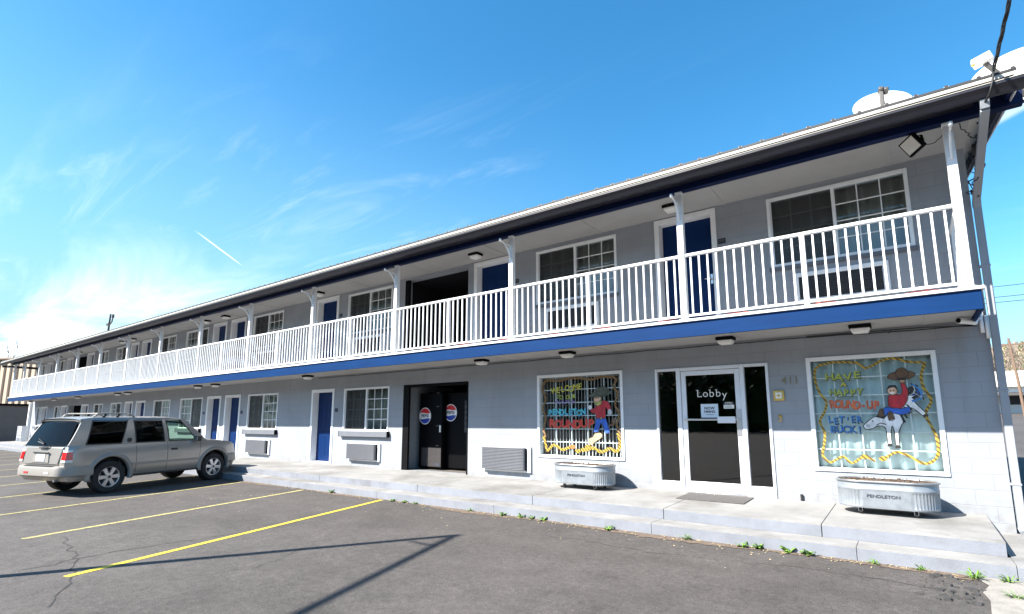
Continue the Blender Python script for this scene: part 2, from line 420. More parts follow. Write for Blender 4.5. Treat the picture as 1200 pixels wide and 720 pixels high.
# stall lines
la = R(104.6)
dv = (math.cos(la), math.sin(la)); nv = (-dv[1], dv[0])
def stall(x1, y1, L, w, m):
    x0, y0 = x1 - dv[0] * L, y1 - dv[1] * L
    n = 14; b = MB(); vs = []
    for i in range(n + 1):
        t = i / n; jx = random.uniform(-.004, .004)
        for s in (-1, 1):
            px, py = x0 + (x1 - x0) * t + nv[0] * (s * w / 2 + jx), y0 + (y1 - y0) * t + nv[1] * (s * w / 2 + jx)
            vs.append((px, py, gz(px, py) + .004))
    b.add(vs, [(2 * i, 2 * i + 1, 2 * i + 3, 2 * i + 2) for i in range(n)], m)
    tag(b.build('parking_line'), kind='structure')
stall(-8.76, -2.14, 5.62, .10, 'yellow')
stall(-11.5, -2.2, 5.35, .10, 'yellowold')
for k in range(2, 14): stall(-8.76 - 2.78 * k, -2.14, 5.5, .085, 'yellowold')
# cracks in the asphalt
def crack(pts, w):
    P2 = []
    for (a, b) in zip(pts[:-1], pts[1:]):
        n = max(2, int(math.dist(a, b) / .12))
        for i in range(n):
            t = i / n
            P2.append((a[0] + (b[0] - a[0]) * t + random.gauss(0, .025), a[1] + (b[1] - a[1]) * t + random.gauss(0, .025)))
    P2.append(pts[-1])
    b = MB(); vs = []
    for i, p in enumerate(P2):
        q = P2[min(i + 1, len(P2) - 1)]; o = P2[max(i - 1, 0)]
        d = Vector((q[0] - o[0], q[1] - o[1])); d.normalize(); ww = w * random.uniform(.3, 1.1)
        for s in (-1, 1):
            px, py = p[0] - d.y * s * ww, p[1] + d.x * s * ww
            vs.append((px, py, gz(px, py) + .003))
    b.add(vs, [(2 * i, 2 * i + 1, 2 * i + 3, 2 * i + 2) for i in range(len(P2) - 1)], 'crack')
    tag(b.build('asphalt_crack'), kind='structure')
crack([(-9.9, -7.0), (-8.5, -7.2), (-6.9, -7.65), (-6.3, -7.95)], .010)
crack([(-8.06, -7.75), (-8.2, -7.0), (-8.1, -5.9), (-7.94, -5.2)], .009)
crack([(-6.3, -7.0), (-6.0, -6.2), (-6.4, -5.4)], .005)
crack([(-4.3, -3.0), (-2.6, -3.05), (-1.0, -2.75), (.2, -2.8)], .005)
# concrete slab in the near corner and the crumbling asphalt edge beside it
b = MB()
edge = [(.28, -2.13), (.42, -2.3), (.47, -2.45), (.40, -2.75), (.43, -3.0), (.40, -3.4), (.46, -3.9), (.44, -5.2)]
top = [(x, y, gz(x, y) + .010) for x, y in edge] + [(6.0, -5.2, -.08), (6.0, -2.13, -.045)]
b.add(top, [tuple(range(len(top)))], 'oldconc')
tag(b.build('concrete_patch'), kind='structure')
b = MB()
for k in range(46):
    x = random.uniform(-.1, .46); y = random.uniform(-3.2, -2.25); s = random.uniform(.015, .055)
    if x > .42: s *= .4
    zz = gz(x, y); a = random.uniform(0, 3)
    pts = [(x + s * math.cos(a + t) * random.uniform(.7, 1.2), y + s * math.sin(a + t) * random.uniform(.7, 1.2)) for t in (0, 1.2, 2.5, 3.8, 5)]
    b.add([(p[0], p[1], zz) for p in pts] + [(x + (p[0] - x) * .8, y + (p[1] - y) * .8, zz + s * random.uniform(.25, .5)) for p in pts],
          [(5, 6, 7, 8, 9)] + [(i, (i + 1) % 5, (i + 1) % 5 + 5, i + 5) for i in range(5)], 'brokenasphalt')
tag(b.build('rubble'), kind='stuff')
# strip of dirt at the foot of the step
b = MB(); vs = []
n = 150
for i in range(n + 1):
    x = -16 + 16.4 * i / n
    w = .10 + .07 * math.sin(x * 1.7) + random.uniform(-.03, .05) + (.06 if x > -7 else 0)
    vs += [(x, -2.1, -.0495), (x, -2.1 - max(.03, w), gz(x, -2.25) + .005)]
b.add(vs, [(2 * i, 2 * i + 1, 2 * i + 3, 2 * i + 2) for i in range(n)], 'dirt')
tag(b.build('kerb_dirt'), kind='structure')
b = MB()
for k in range(420):
    x = random.uniform(-14, .4); y = -2.11 - abs(random.gauss(0, .13)); a = random.uniform(0, 3.14); l = random.uniform(.01, .05)
    z = gz(x, y) + .008
    b.bar((x, y, z), (x + l * math.cos(a), y + l * math.sin(a), z + random.uniform(0, .012)), .006, .003, random.choice(['straw', 'straw', 'dirt']))
for k in range(90):
    x = random.uniform(-16, .3); y = -2.25 - abs(random.gauss(0, .45)) - (random.uniform(0, 3) if x < -9 else 0); s = random.uniform(.006, .018); a = random.uniform(0, 6.28); z = gz(x, y)
    pts = [(x + s * math.cos(a + t) * random.uniform(.6, 1.2), y + s * math.sin(a + t) * random.uniform(.6, 1.2)) for t in (0, 1.5, 3, 4.5)]
    b.add([(p[0], p[1], z + .003) for p in pts] + [(x, y, z + s * .7)], [(0, 1, 4), (1, 2, 4), (2, 3, 4), (3, 0, 4)], random.choice(['straw', 'oldconc', 'dirt', 'straw']))
tag(b.build('litter'), kind='stuff')

# ------------------------------------------------------------------ porch
def pz(y): return .30 if y >= 0 else .30 + .05 * y / 1.72
joints = [.70, -1.0, -3.02, -5.35, -8.2, -11.6, -15, -18.4, -21.8, -25.2, -28.6, -32, -35.4, -38.8, -42.2, -47.6]
b = MB()
for x1, x0 in zip(joints[:-1], joints[1:]):
    a, c = x0 + .005, x1 - .005
    b.hexa([(a, -1.72, -.2), (c, -1.72, -.2), (c, 0, -.2), (a, 0, -.2)], [(a, -1.72, .25), (c, -1.72, .25), (c, 0, .30), (a, 0, .30)], 'concrete')
    b.box(a, c, -1.7235, -1.7205, .10, .236, 'riser')
tag(b.build('porch', bevel=.012), kind='structure')
b = MB()
js2 = [3.0, .72, -.62, -3.06, -5.9, -9.0, -12.2, -15.6, -19, -22.4, -26, -29.4, -33, -36.4, -40, -44, -47.6]
for x1, x0 in zip(js2[:-1], js2[1:]):
    a, c = x0 + .003, x1 - .003
    b.box(a, c, -2.1, -1.7245 if x1 < .73 else -.02, -.25, .10, 'concrete')
    b.box(a, c, -2.1035, -2.1005, -.25, .086, 'riser')
tag(b.build('step', bevel=.012), kind='structure')

# ------------------------------------------------------------------ the motel
B = thing('motel_building', 'two-storey grey painted block motel with blue trim and a white balcony railing', 'building')
XL, XR = -47.3, .97
ZL0, ZL1 = .30, 2.485
LW = [(-13.14, -11.2, 0), (-18.64, -16.72, 0), (-24.16, -22.2, 1), (-26.9, -25.2, 0), (-32.3, -30.9, 1), (-34.84, -33.5, 0), (-42, -40.9, 0), (-45.95, -45.1, 0)]
UW = [(-1.62, .285, 0), (-6.37, -4.46, 0)] + LW
LD = [(-14.77, -13.64), (-20.32, -19.2), (-21.76, -20.68), (-28.97, -27.88), (-30.36, -29.4), (-36.85, -35.72), (-40.62, -39.48), (-44.87, -43.6)]
UD = [(-3.62, -2.5), (-8.2, -7.08)] + LD
WEL = (-6.36, -4.42, .80, 2.48); ROU = (-1.22, .355, .79, 2.49); LOB = (-3.74, -1.80, .30, 2.48)
holes = [(a, c, 1.28, 2.455) for a, c, _ in LW] + [(a, c, 4.08, 5.26) for a, c, _ in UW]
holes += [(a, c, .30, ZL1) for a, c in LD] + [(a, c, 3.09, 5.335) for a, c in UD]
holes += [WEL, ROU, LOB, (-10.63, -8.36, .30, 2.475), (-10.66, -8.41, 3.09, 5.31), (-39.2, -37.0, .30, 2.47), (-39.2, -37.0, 3.09, 5.31)]
T = .24
def wall_panel(mb, x0, x1, z0, z1, holes, y0, t, m):
    gx = sorted({x0, x1, *[h[0] for h in holes], *[h[1] for h in holes]}); gzs = sorted({z0, z1, *[h[2] for h in holes], *[h[3] for h in holes]})
    def solid(i, j):
        if i < 0 or j < 0 or i >= len(gx) - 1 or j >= len(gzs) - 1: return False
        cx, cz = (gx[i] + gx[i + 1]) / 2, (gzs[j] + gzs[j + 1]) / 2
        return not any(h[0] < cx < h[1] and h[2] < cz < h[3] for h in holes)
    for i in range(len(gx) - 1):
        for j in range(len(gzs) - 1):
            if not solid(i, j): continue
            a, c, d, e = gx[i], gx[i + 1], gzs[j], gzs[j + 1]
            mb.add([(a, y0, d), (c, y0, d), (c, y0, e), (a, y0, e)], [(0, 1, 2, 3)], m)
            mb.add([(a, y0 + t, d), (c, y0 + t, d), (c, y0 + t, e), (a, y0 + t, e)], [(3, 2, 1, 0)], m)
            if not solid(i - 1, j): mb.add([(a, y0, d), (a, y0 + t, d), (a, y0 + t, e), (a, y0, e)], [(3, 2, 1, 0)], m)
            if not solid(i + 1, j): mb.add([(c, y0, d), (c, y0 + t, d), (c, y0 + t, e), (c, y0, e)], [(0, 1, 2, 3)], m)
            if not solid(i, j - 1): mb.add([(a, y0, d), (c, y0, d), (c, y0 + t, d), (a, y0 + t, d)], [(3, 2, 1, 0)], m)
            if not solid(i, j + 1): mb.add([(a, y0, e), (c, y0, e), (c, y0 + t, e), (a, y0 + t, e)], [(0, 1, 2, 3)], m)
def front(mb):
    gx = 0
w = MB()
wall_panel(w, XL, XR, -.2, 5.60, holes, 0, T, 'wall')
me_front = w
# right end wall with its gable, left end, rear
yb, zr = 9.0, 0.20
def gable(mb, x0, x1):
    prof = [(T, -.2), (yb, -.2), (yb, 5.7), (yb / 2, 6.45), (T, 5.68)]
    n = len(prof)
    vs = [(x0, y, z) for y, z in prof] + [(x1, y, z) for y, z in prof]
    mb.add(vs, [tuple(reversed(range(n))), tuple(range(n, 2 * n))] + [(i, (i + 1) % n, (i + 1) % n + n, i + n) for i in range(n)], 'wall')
gable(w, XR - .22, XR - .0015); gable(w, XL + .0015, XL + .22)
w.box(XL + .22, XR - .22, yb - .2, yb, -.2, 5.6, 'wall')
w.build('wall', B)
# rooms: floors, ceiling, party walls
w = MB()
w.box(XL + .22, XR - .22, T + .002, yb - .2, .1, .30, 'carpet')
w.box(XL + .22, XR - .22, T + .002, yb - .2, 2.75, 3.08, 'int')
w.box(XL + .22, XR - .22, T + .002, yb - .2, 5.42, 5.5, 'int')
w.box(XL + .22, XR - .22, 4.4, 4.5, .30, 5.42, 'int')
for x in (-4.1, -6.7, -8.25, -10.8, -15.0, -20.5, -26.0, -31.5, -37, -42.3):
    w.box(x, x + .1, T + .004, 4.4, .302, 2.748, 'int')
    if x != -4.1: w.box(x, x + .1, T + .004, 4.4, 3.082, 5.418, 'int')
w.build('partition', B)
# recesses
w = MB()
w.box(-10.61, -10.40, -.012, .05, .302, 2.47, 'black'); w.box(-8.40, -8.362, -.012, .06, .302, 2.47, 'black'); w.box(-10.40, -8.40, -.008, .05, 2.40, 2.473, 'black')
w.build('recess_trim', B, bevel=.006)
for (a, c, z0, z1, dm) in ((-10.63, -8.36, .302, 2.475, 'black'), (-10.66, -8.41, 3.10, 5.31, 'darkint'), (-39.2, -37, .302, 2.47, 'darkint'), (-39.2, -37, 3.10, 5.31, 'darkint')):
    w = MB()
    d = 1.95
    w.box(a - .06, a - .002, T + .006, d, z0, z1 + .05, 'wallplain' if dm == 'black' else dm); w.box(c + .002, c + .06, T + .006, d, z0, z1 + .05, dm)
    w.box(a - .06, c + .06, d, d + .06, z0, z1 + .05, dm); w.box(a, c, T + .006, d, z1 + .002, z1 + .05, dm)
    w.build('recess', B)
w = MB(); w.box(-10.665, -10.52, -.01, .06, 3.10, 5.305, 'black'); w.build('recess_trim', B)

# windows
def window(x0, x1, z0, z1, flip, lower):
    f = MB(); fw = .032; y0, y1 = -.014, .10
    f.box(x0 - .02, x0 + fw, y0, y1, z0 - .02, z1 + .02, 'white'); f.box(x1 - fw, x1 + .02, y0, y1, z0 - .02, z1 + .02, 'white')
    f.box(x0 + fw, x1 - fw, y0, y1, z1 - fw, z1 + .02, 'white'); f.box(x0 + fw, x1 - fw, y0, y1, z0 - .02, z0 + fw, 'white')
    xm = (x0 + x1) / 2
    f.box(xm - .025, xm + .025, .01, .095, z0 + fw, z1 - fw, 'white')
    for q_, (a, c) in enumerate(((x0 + fw, xm - .025), (xm + .025, x1 - fw))):
        bare = (q_ == 1) != bool(flip); ya, yb_ = (.034, .048) if bare else (.060, .074)
        for k in (1, 2):
            x = a + (c - a) * k / 3; f.box(x - .009, x + .009, ya + .001, yb_ - .001, z0 + fw, z1 - fw, 'white')
        for k in (1, 2, 3):
            z = z0 + fw + (z1 - z0 - 2 * fw) * k / 4; f.box(a, c, ya, yb_, z - .009, z + .009, 'white')
    o = f.build('window', B, bevel=.004)
    p = MB(); p.box(x0 + .02, x1 - .02, .050, .056, z0 + .02, z1 - .02, 'glass'); p.build('pane', o)
    a, c = ((xm + .005, x1 - fw) if flip else (x0 + fw, xm - .005))
    s = MB(); s.add([(a, .030, z0 + fw), (c, .030, z0 + fw), (c, .030, z1 - fw), (a, .030, z1 - fw)], [(0, 1, 2, 3)], 'screen')
    for xx in (a, c - .018): s.box(xx, xx + .018, .022, .036, z0 + fw, z1 - fw, 'alu')
    s.build('screen', o)
    if lower:
        q = MB()
        q.prism([(0, 0)] * 0 or [(x0 - .07, z0 - .17), (x1 + .07, z0 - .17), (x1 + .07, z0 - .025), (x0 - .07, z0 - .025)], -.10, -.002, 'sill')
        q.box(x0 - .085, x0 - .07, -.105, -.002, z0 - .175, z0 - .02, 'black'); q.box(x1 + .07, x1 + .085, -.105, -.002, z0 - .175, z0 - .02, 'black')
        q.build('sill', o, bevel=.03, seg=3)
    else:
        q = MB(); q.box(x0 - .04, x1 + .04, -.05, -.002, z0 - .085, z0 - .022, 'acgrey'); q.build('sill', o, bevel=.006)
    return o
for a, c, fl in LW: window(a, c, 1.28, 2.455, fl, True)
for a, c, fl in UW: window(a, c, 4.08, 5.26, fl, False)

# doors
def door(x0, x1, z0, z1):
    f = MB(); fw = .075
    f.box(x0 - .015, x0 + fw, -.018, T, z0 + .002, z1 + .015, 'white'); f.box(x1 - fw, x1 + .015, -.018, T, z0 + .002, z1 + .015, 'white')
    f.box(x0 + fw, x1 - fw, -.018, T, z1 - fw, z1 + .015, 'white'); f.box(x0 + fw, x1 - fw, -.03, T, z0 + .002, z0 + .05, 'white')
    l = MB(); a, c, d, e = x0 + fw + .002, x1 - fw - .002, z0 + .054, z1 - fw - .002
    l.box(a, c, .185, .228, d, e, 'door')
    for (pz0, pz1) in ((d + .16, d + .75), (d + .95, e - .16)):
        for (px0, px1) in ((a + .12, (a + c) / 2 - .05), ((a + c) / 2 + .05, c - .12)):
            l.box(px0, px1, .179, .185, pz0, pz1, 'door')
    o = l.build('door', B, bevel=.006)
    f.build('frame', o, bevel=.005)
    h = MB(); hx = c - .08; hz = z0 + 1.0
    h.box(hx - .022, hx + .022, .170, .185, hz - .09, hz + .09, 'steel'); h.tube([(hx, .175, hz), (hx, .12, hz), (hx - .11, .115, hz)], .011, 'steel', 8)
    h.build('handle', o, bevel=.004)
for a, c in LD: door(a, c, .30, ZL1)
for a, c in UD: door(a, c, 3.09, 5.335)

# lobby storefront
f = MB(); x0, x1, z0, z1 = LOB; m = 'alu'
Y0, Y1 = -.02, .10
lm0, lm1 = -3.305, -2.215
for xx, ww in ((x0, .045), (lm0 - .04, .08), (lm1 - .035, .07), (x1 - .045, .045)): f.box(xx, xx + ww, Y0, Y1, z0, z1, m)
f.box(x0 + .045, lm0 - .04, Y0 + .004, Y1, z1 - .05, z1, m); f.box(lm0 + .04, lm1 - .035, Y0 + .004, Y1, z1 - .06, z1, m); f.box(lm1 + .035, x1 - .045, Y0 + .004, Y1, z1 - .05, z1, m)
for a, c in ((x0 + .045, lm0 - .04), (lm1 + .035, x1 - .045)): f.box(a, c, Y0 + .006, Y1 - .01, z0 + .002, .47, m)
f.box(lm0 + .04, lm1 - .035, -.04, .12, z0 + .001, z0 + .022, 'steel')
o = f.build('storefront_frame', B, bevel=.006)
for a, c in ((x0 + .045, lm0 - .04), (lm1 + .035, x1 - .045)):
    p = MB(); p.box(a, c, .035, .042, .47, z1 - .05, 'lobbyglass'); p.build('pane', o)
d = MB(); a, c, dz0, dz1 = lm0 + .044, lm1 - .039, z0 + .028, z1 - .068
d.box(a, a + .085, .0, .05, dz0, dz1, m); d.box(c - .085, c, .0, .05, dz0, dz1, m)
d.box(a + .085, c - .085, .0, .05, dz1 - .08, dz1, m); d.box(a + .085, c - .085, .0, .05, dz0, dz0 + .16, m)
d.box(c - .09, c - .01, -.012, .0, 1.28, 1.72, 'steel')
D = d.build('lobby_door', B, bevel=.005)
p = MB(); p.box(a + .085, c - .085, .022, .030, dz0 + .16, dz1 - .08, 'lobbyglass'); p.build('pane', D)
h = MB(); h.box(a + .04, c - .03, -.055, -.033, 1.535, 1.565, 'steel'); h.box(-2.64, -2.35, -.062, -.035, 1.49, 1.60, 'alu')
for xx in (a + .05, c - .06): h.box(xx, xx + .03, -.035, .0, 1.535, 1.565, 'steel')
h.build('push_bar', D, bevel=.004)
t = MB()
tx = -3.01
for ch, wd in (('L', .115), ('o', .105), ('b', .11), ('b', .11), ('y', .1)):
    add_text(t, ch, tx + wd / 2, .018, 2.0 if ch != 'y' else 1.975, .19 if ch not in 'o' else .19, 'letter', extrude=.0015, offset=-.002); tx += wd
# serifs
for (sx, sz, sw) in ((-2.98, 2.063, .045), (-2.765, 2.063, .035), (-2.655, 2.063, .035)): t.box(sx - sw / 2, sx + sw / 2, .0165, .0195, sz - .005, sz + .005, 'letter')
t.box(-2.917, -2.909, .0165, .0195, 1.935, 1.968, 'letter')
t.build('lettering', D)
s = MB(); s.box(-2.935, -2.64, .0175, .0195, 1.585, 1.82, 'paper'); add_text(s, 'NOW', -2.787, .0168, 1.745, .068, 'ink', offset=.002); add_text(s, 'HIRING', -2.787, .0168, 1.685, .058, 'ink', offset=.002)
s.box(-2.85, -2.72, .0168, .0172, 1.632, 1.640, 'ink')
tag(s.build('paper_notice'), 'pale paper notice taped to the lobby door glass above the bar', 'notice')
s = MB(); s.box(-2.545, -2.375, .0175, .0195, 1.735, 1.80, 'letter'); s.box(-2.545, -2.375, .0175, .0195, 1.805, 1.85, 'ink'); add_text(s, 'OPEN', -2.46, .0168, 1.828, .045, 'letter')
for k in range(3): s.box(-2.53, -2.40 - .01 * k, .0168, .0172, 1.748 + .015 * k, 1.753 + .015 * k, 'ink')
tag(s.build('hours_sticker'), 'small cream and black sticker on the lobby door near its handle side', 'sticker')

# ---- balcony deck, beams, roof
w = MB(); DL = -46.8
w.box(DL, .80, -1.30, -.002, 2.915, 3.085, 'deck'); w.build('balcony_deck', B)
w = MB(); w.box(DL + .01, .79, -1.299, -.003, 2.885, 2.9148, 'soffit')
for k in range(20): w.box(.3 - 2.44 * k - .02, .3 - 2.44 * k + .02, -1.298, -.004, 2.878, 2.885, 'soffit')
w.build('balcony_soffit', B)
w = MB(); w.box(DL - .02, .82, -1.335, -1.301, 2.82, 3.055, 'blue'); w.box(.802, .825, -1.30, -.003, 2.82, 3.055, 'blue'); w.build('deck_fascia', B, bevel=.004)
w = MB(); w.box(DL - .04, .85, -1.365, -1.16, 3.058, 3.098, 'white'); w.box(.80, .85, -1.158, -.003, 3.058, 3.098, 'white'); w.build('deck_edge_trim', B, bevel=.004)
RL, RR = -47.5, 1.32
w = MB(); w.box(RL + .3, 1.42, -1.315, -1.19, 5.238, 5.42, 'navy')
w.build('eave_beam', B, bevel=.005)
w = MB(); w.box(-47.35, -47.22, -1.75, -.005, 5.06, 5.20, 'gutter'); w.build('end_beam', B)
w = MB(); w.box(RL + .35, XR, -1.188, -.003, 5.375, 5.40, 'soffit')
for k in range(20): w.box(.1 - 2.44 * k - .025, .1 - 2.44 * k + .025, -1.186, -.004, 5.366, 5.375, 'soffit')
w.box(RL + .35, XR, -1.72, -1.317, 5.335, 5.36, 'gutter')
w.build('eave_soffit', B)
# gutter: K profile pushed along x
prof = [(-1.725, 5.20), (-1.79, 5.195), (-1.815, 5.240), (-1.85, 5.285), (-1.85, 5.315), (-1.725, 5.315)]
w = MB(); vs = [(x, y, z) for x in (RL, 1.46) for y, z in prof]; n = len(prof)
w.add(vs, [tuple(range(n)), tuple(reversed(range(n, 2 * n)))] + [(i, (i + 1) % n, (i + 1) % n + n, i + n) for i in range(n)], 'gutter')
w.box(RL - .002, 1.462, -1.856, -1.846, 5.315, 5.322, 'roofedge')
w.build('gutter', B)
# roof sheet, drip edge, ribs
sl = .18
def rz_(y): return 5.44 + (y + 1.80) * sl
yr = 4.5
w = MB()
for (ya, yb2) in ((-1.80, yr), (yr, 10.8)):
    za, zb = (rz_(ya), rz_(yr)) if ya < yr - 1 else (rz_(yr), rz_(-1.80))
    w.hexa([(RL, ya, za - .03), (RR, ya, za - .03), (RR, yb2, zb - .03), (RL, yb2, zb - .03)], [(RL, ya, za), (RR, ya, za), (RR, yb2, zb), (RL, yb2, zb)], 'roof')
x = RR - .03
while x > RL:
    for (ya, za, yb2, zb) in ((-1.812, rz_(-1.812), yr, rz_(yr)),):
        w.hexa([(x - .03, ya, za), (x + .03, ya, za), (x + .03, yb2, zb), (x - .03, yb2, zb)], [(x - .012, ya, za + .020), (x + .012, ya, za + .020), (x + .012, yb2, zb + .028), (x - .012, yb2, zb + .028)], 'roof')
        w.box(x - .018, x + .018, -1.815, -1.8125, za - .012, za + .022, 'ribshade')  # dark cap painted on as the shaded hollow end of the rib
    x -= .29
R_o = w.build('roof', B)
w = MB(); w.box(RL, RR, -1.806, -1.790, 5.366, 5.412, 'roofedge'); w.box(RL, RR, -1.812, -1.801, 5.4125, 5.441, 'ribshade')
w.build('drip_edge', R_o)
w = MB()
w.hexa([(1.255, -1.72, 5.24), (1.30, -1.72, 5.24), (1.30, yr, rz_(yr) - .22), (1.255, yr, rz_(yr) - .22)], [(1.255, -1.72, rz_(-1.72) - .035), (1.30, -1.72, rz_(-1.72) - .035), (1.30, yr, rz_(yr) - .035), (1.255, yr, rz_(yr) - .035)], 'navy')
w.hexa([(1.302, -1.72, 5.21), (1.315, -1.72, 5.21), (1.315, yr, rz_(yr) - .25), (1.302, yr, rz_(yr) - .25)], [(1.302, -1.72, 5.26), (1.315, -1.72, 5.26), (1.315, yr, rz_(yr) - .20), (1.302, yr, rz_(yr) - .20)], 'white')
w.build('rake_board', R_o)
w = MB()
w.hexa([(XR, T, 5.60), (XR - .2, T, 5.60), (XR - .2, 0, 5.60), (XR, 0, 5.60)], [(XR, T, 5.74), (XR - .2, T, 5.74), (XR - .2, 0, 5.70), (XR, 0, 5.70)], 'wallplain'); w.box(XL, XR - .2, .02, T, 5.60, 5.70, 'wallplain')
w.build('wall_plate', B)

# posts with their curved hanger brackets
S = 3.43; X0 = .717
posts = [X0 - S * k for k in range(14)] + [-46.42]
w = MB(); w.box(-.05, .05, -.05, .05, 3.10, 5.238, 'whiteold'); w.box(-.07, .07, -.07, .07, 3.099, 3.115, 'whiteold'); w.box(-.056, .056, -.056, .056, 5.20, 5.2365, 'whiteold')
post0 = w.build('post', B, bevel=.006)
w = MB()
w.tube([(0, -.05, 5.02), (0, -.30, 5.03), (0, -.36, 5.045)], .013, 'white', 8)
w.tube([(0, -.05, 4.74), (0, -.075, 4.78), (0, -.10, 4.86), (0, -.16, 4.95), (0, -.25, 5.02)], .016, 'white', 8)
w.tube([(0, -.36, 5.035), (0, -.385, 5.05), (0, -.385, 5.08)], [.022, .026, .018], 'white', 8)
br0 = w.build('bracket', post0, smooth=True)
for i, px in enumerate(posts):
    p = post0 if i == 0 else post0.copy()
    p.location = (px, -1.25, 0)
    if i:
        COL.objects.link(p); c = br0.copy(); COL.objects.link(c); c.parent = p
    if i == len(posts) - 1: p.scale = (1, 1, 1)
# railing panels
def panel(n=13, L=S / 2):
    w = MB(); e = .0
    for k in range(n - 1):
        x = -L / 2 + L * (k + 1) / n; w.box(x - .0125, x + .0125, -.0125, .0125, 3.185, 4.132, 'white')
    return w
rp0 = panel().build('railing_panel', B)
w = MB(); w.box(-S / 4, S / 4, -.032, .032, 4.132, 4.175, 'white'); tr0 = w.build('top_rail', rp0, bevel=.006)
w = MB(); w.box(-S / 4, S / 4, -.018, .018, 3.155, 3.185, 'white'); brl0 = w.build('bottom_rail', rp0)
mp0 = MB().box(-.032, .032, -.032, .032, 3.10, 4.131, 'white').build('rail_post', B, bevel=.004)
first = [True, True]
def put_panel(x, y, rz, sx):
    if first[0]: p = rp0; first[0] = False
    else:
        p = rp0.copy(); COL.objects.link(p)
        for ch in (tr0, brl0):
            c = ch.copy(); COL.objects.link(c); c.parent = p
    p.location = (x, y, 0); p.rotation_euler = (0, 0, rz); p.scale = (sx, 1, 1)
def put_rp(x):
    if first[1]: p = mp0; first[1] = False
    else: p = mp0.copy(); COL.objects.link(p)
    p.location = (x, -1.25, 0)
for a, c in zip(posts[:-1], posts[1:]):
    L = a - c; xm = (a + c) / 2
    put_panel((a + xm) / 2, -1.25, 0, L / S * .999); put_panel((c + xm) / 2, -1.25, 0, L / S * .999); put_rp(xm)
put_panel(.717, -.61, R(90), 1.20 / (S / 2)); put_panel(-46.42, -.61, R(90), 1.20 / (S / 2))
# downspout on the near corner
w = MB()
path = [(1.03, -1.74, 5.20), (1.03, -1.70, 5.10), (1.025, -.10, 4.58), (1.025, -.045, 4.45), (1.025, -.045, .16), (1.03, -.12, .13)]
for p, q in zip(path[:-1], path[1:]):
    w.bar(p, q, .085, .075, 'wallplain', up=(0, 1, .2))
for z in (3.6, 1.9, .7): w.box(.965, 1.075, -.088, -.002, z, z + .03, 'wallplain')
w.build('downspout', B, bevel=.006)
# conduit stubs on the corner below the deck
w = MB()
w.tube([(.90, -.05, 2.98), (.905, -.05, 2.70)], .022, 'white', 8); w.tube([(.955, -.05, 2.93), (.955, -.05, 2.62)], .022, 'white', 8)
w.build('conduit', B, smooth=True)
w = MB(); w.box(XL - .12, XL + .10, -.14, .05, .30, 2.88, 'white'); w.build('corner_post', B, bevel=.01)

# ------------------------------------------------------------------ curtains, blinds
def curtain(x0, x1, z0, z1, y, amp, folds, m, label, name='curtain', cat='curtain', group=None):
    n = folds * 8; w = MB(); vs = []
    ph = random.uniform(0, 6)
    for i in range(n + 1):
        t = i / n; x = x0 + (x1 - x0) * t
        yy = y + amp * math.sin(t * folds * 2 * math.pi + ph) + amp * .4 * math.sin(t * folds * 5.1 + ph)
        vs += [(x, yy, z0), (x + .003, yy * .98 + .02 * y, z1)]
    w.add(vs, [(2 * i, 2 * i + 2, 2 * i + 3, 2 * i + 1) for i in range(n)], m)
    o = w.build(name, smooth=True)
    so = o.modifiers.new('thick', 'SOLIDIFY'); so.thickness = .004
    return tag(o, label, cat, group)
cw = 'curtains behind the room windows'
wl = [('lower', a, c, 1.22, 2.50) for a, c, _ in LW[:6]] + [('upper', a, c, 3.95, 5.30) for a, c, _ in UW[:8]]
names_l = ['ground-floor window beside the black drinks recess', 'ground-floor window second from the drinks recess', 'ground-floor window above the car bonnet', 'ground-floor window just behind the car windscreen', 'ground-floor window fifth from the drinks recess', 'ground-floor window sixth from the drinks recess']
names_u = ['upstairs window above the painted horse window', 'upstairs window above the window painted WELCOME', 'upstairs window just left of the dark upper recess', 'upstairs window fourth from the near end', 'upstairs window fifth from the near end', 'upstairs window sixth from the near end', 'upstairs window seventh from the near end', 'upstairs window eighth from the near end']
for nm, (lv, a, c, z0, z1) in zip(names_l + names_u, wl):
    curtain(a - .05, c + .05, z0, z1, .32, .03, 10, 'curtain', 'pleated grey curtain in the ' + nm, group=cw)

# ------------------------------------------------------------------ painted windows
def ribbon(mb, pts, r, m, y=.022, n=8, sub=6):
    """smooth rope of paint lying on the glass"""
    P2 = []
    for i in range(len(pts) - 1):
        p0, p1, p2, p3 = pts[max(i - 1, 0)], pts[i], pts[i + 1], pts[min(i + 2, len(pts) - 1)]
        for k in range(sub):
            t = k / sub
            P2.append(tuple(.5 * ((2 * p1[j]) + (-p0[j] + p2[j]) * t + (2 * p0[j] - 5 * p1[j] + 4 * p2[j] - p3[j]) * t * t + (-p0[j] + 3 * p1[j] - 3 * p2[j] + p3[j]) * t ** 3) for j in (0, 1)))
    P2.append(pts[-1])
    vs = []
    for i, p in enumerate(P2):
        q, o = P2[min(i + 1, len(P2) - 1)], P2[max(i - 1, 0)]
        d = Vector((q[0] - o[0], q[1] - o[1])); d.normalize()
        rr = r * (1 + .12 * math.sin(i * 1.3))
        vs += [(p[0] - d.y * rr, y, p[1] + d.x * rr), (p[0], y - .0025, p[1]), (p[0] + d.y * rr, y, p[1] - d.x * rr)]
    fs = []
    for i in range(len(P2) - 1):
        a = 3 * i; fs += [(a, a + 1, a + 4, a + 3), (a + 1, a + 2, a + 5, a + 4), (a, a + 3, a + 5, a + 2)]
    mb.add(vs, fs, m)
def poly(mb, pts, m, y=.021):
    mb.prism(pts, y - .0012, y + .0012, m)
    if m in ('p_shirt', 'p_denim', 'p_tan', 'p_skin', 'p_brown', 'p_greenhat', 'p_beard'):
        ribbon(mb, pts + [pts[0]], .0042, 'p_black', y - .0014, sub=2)
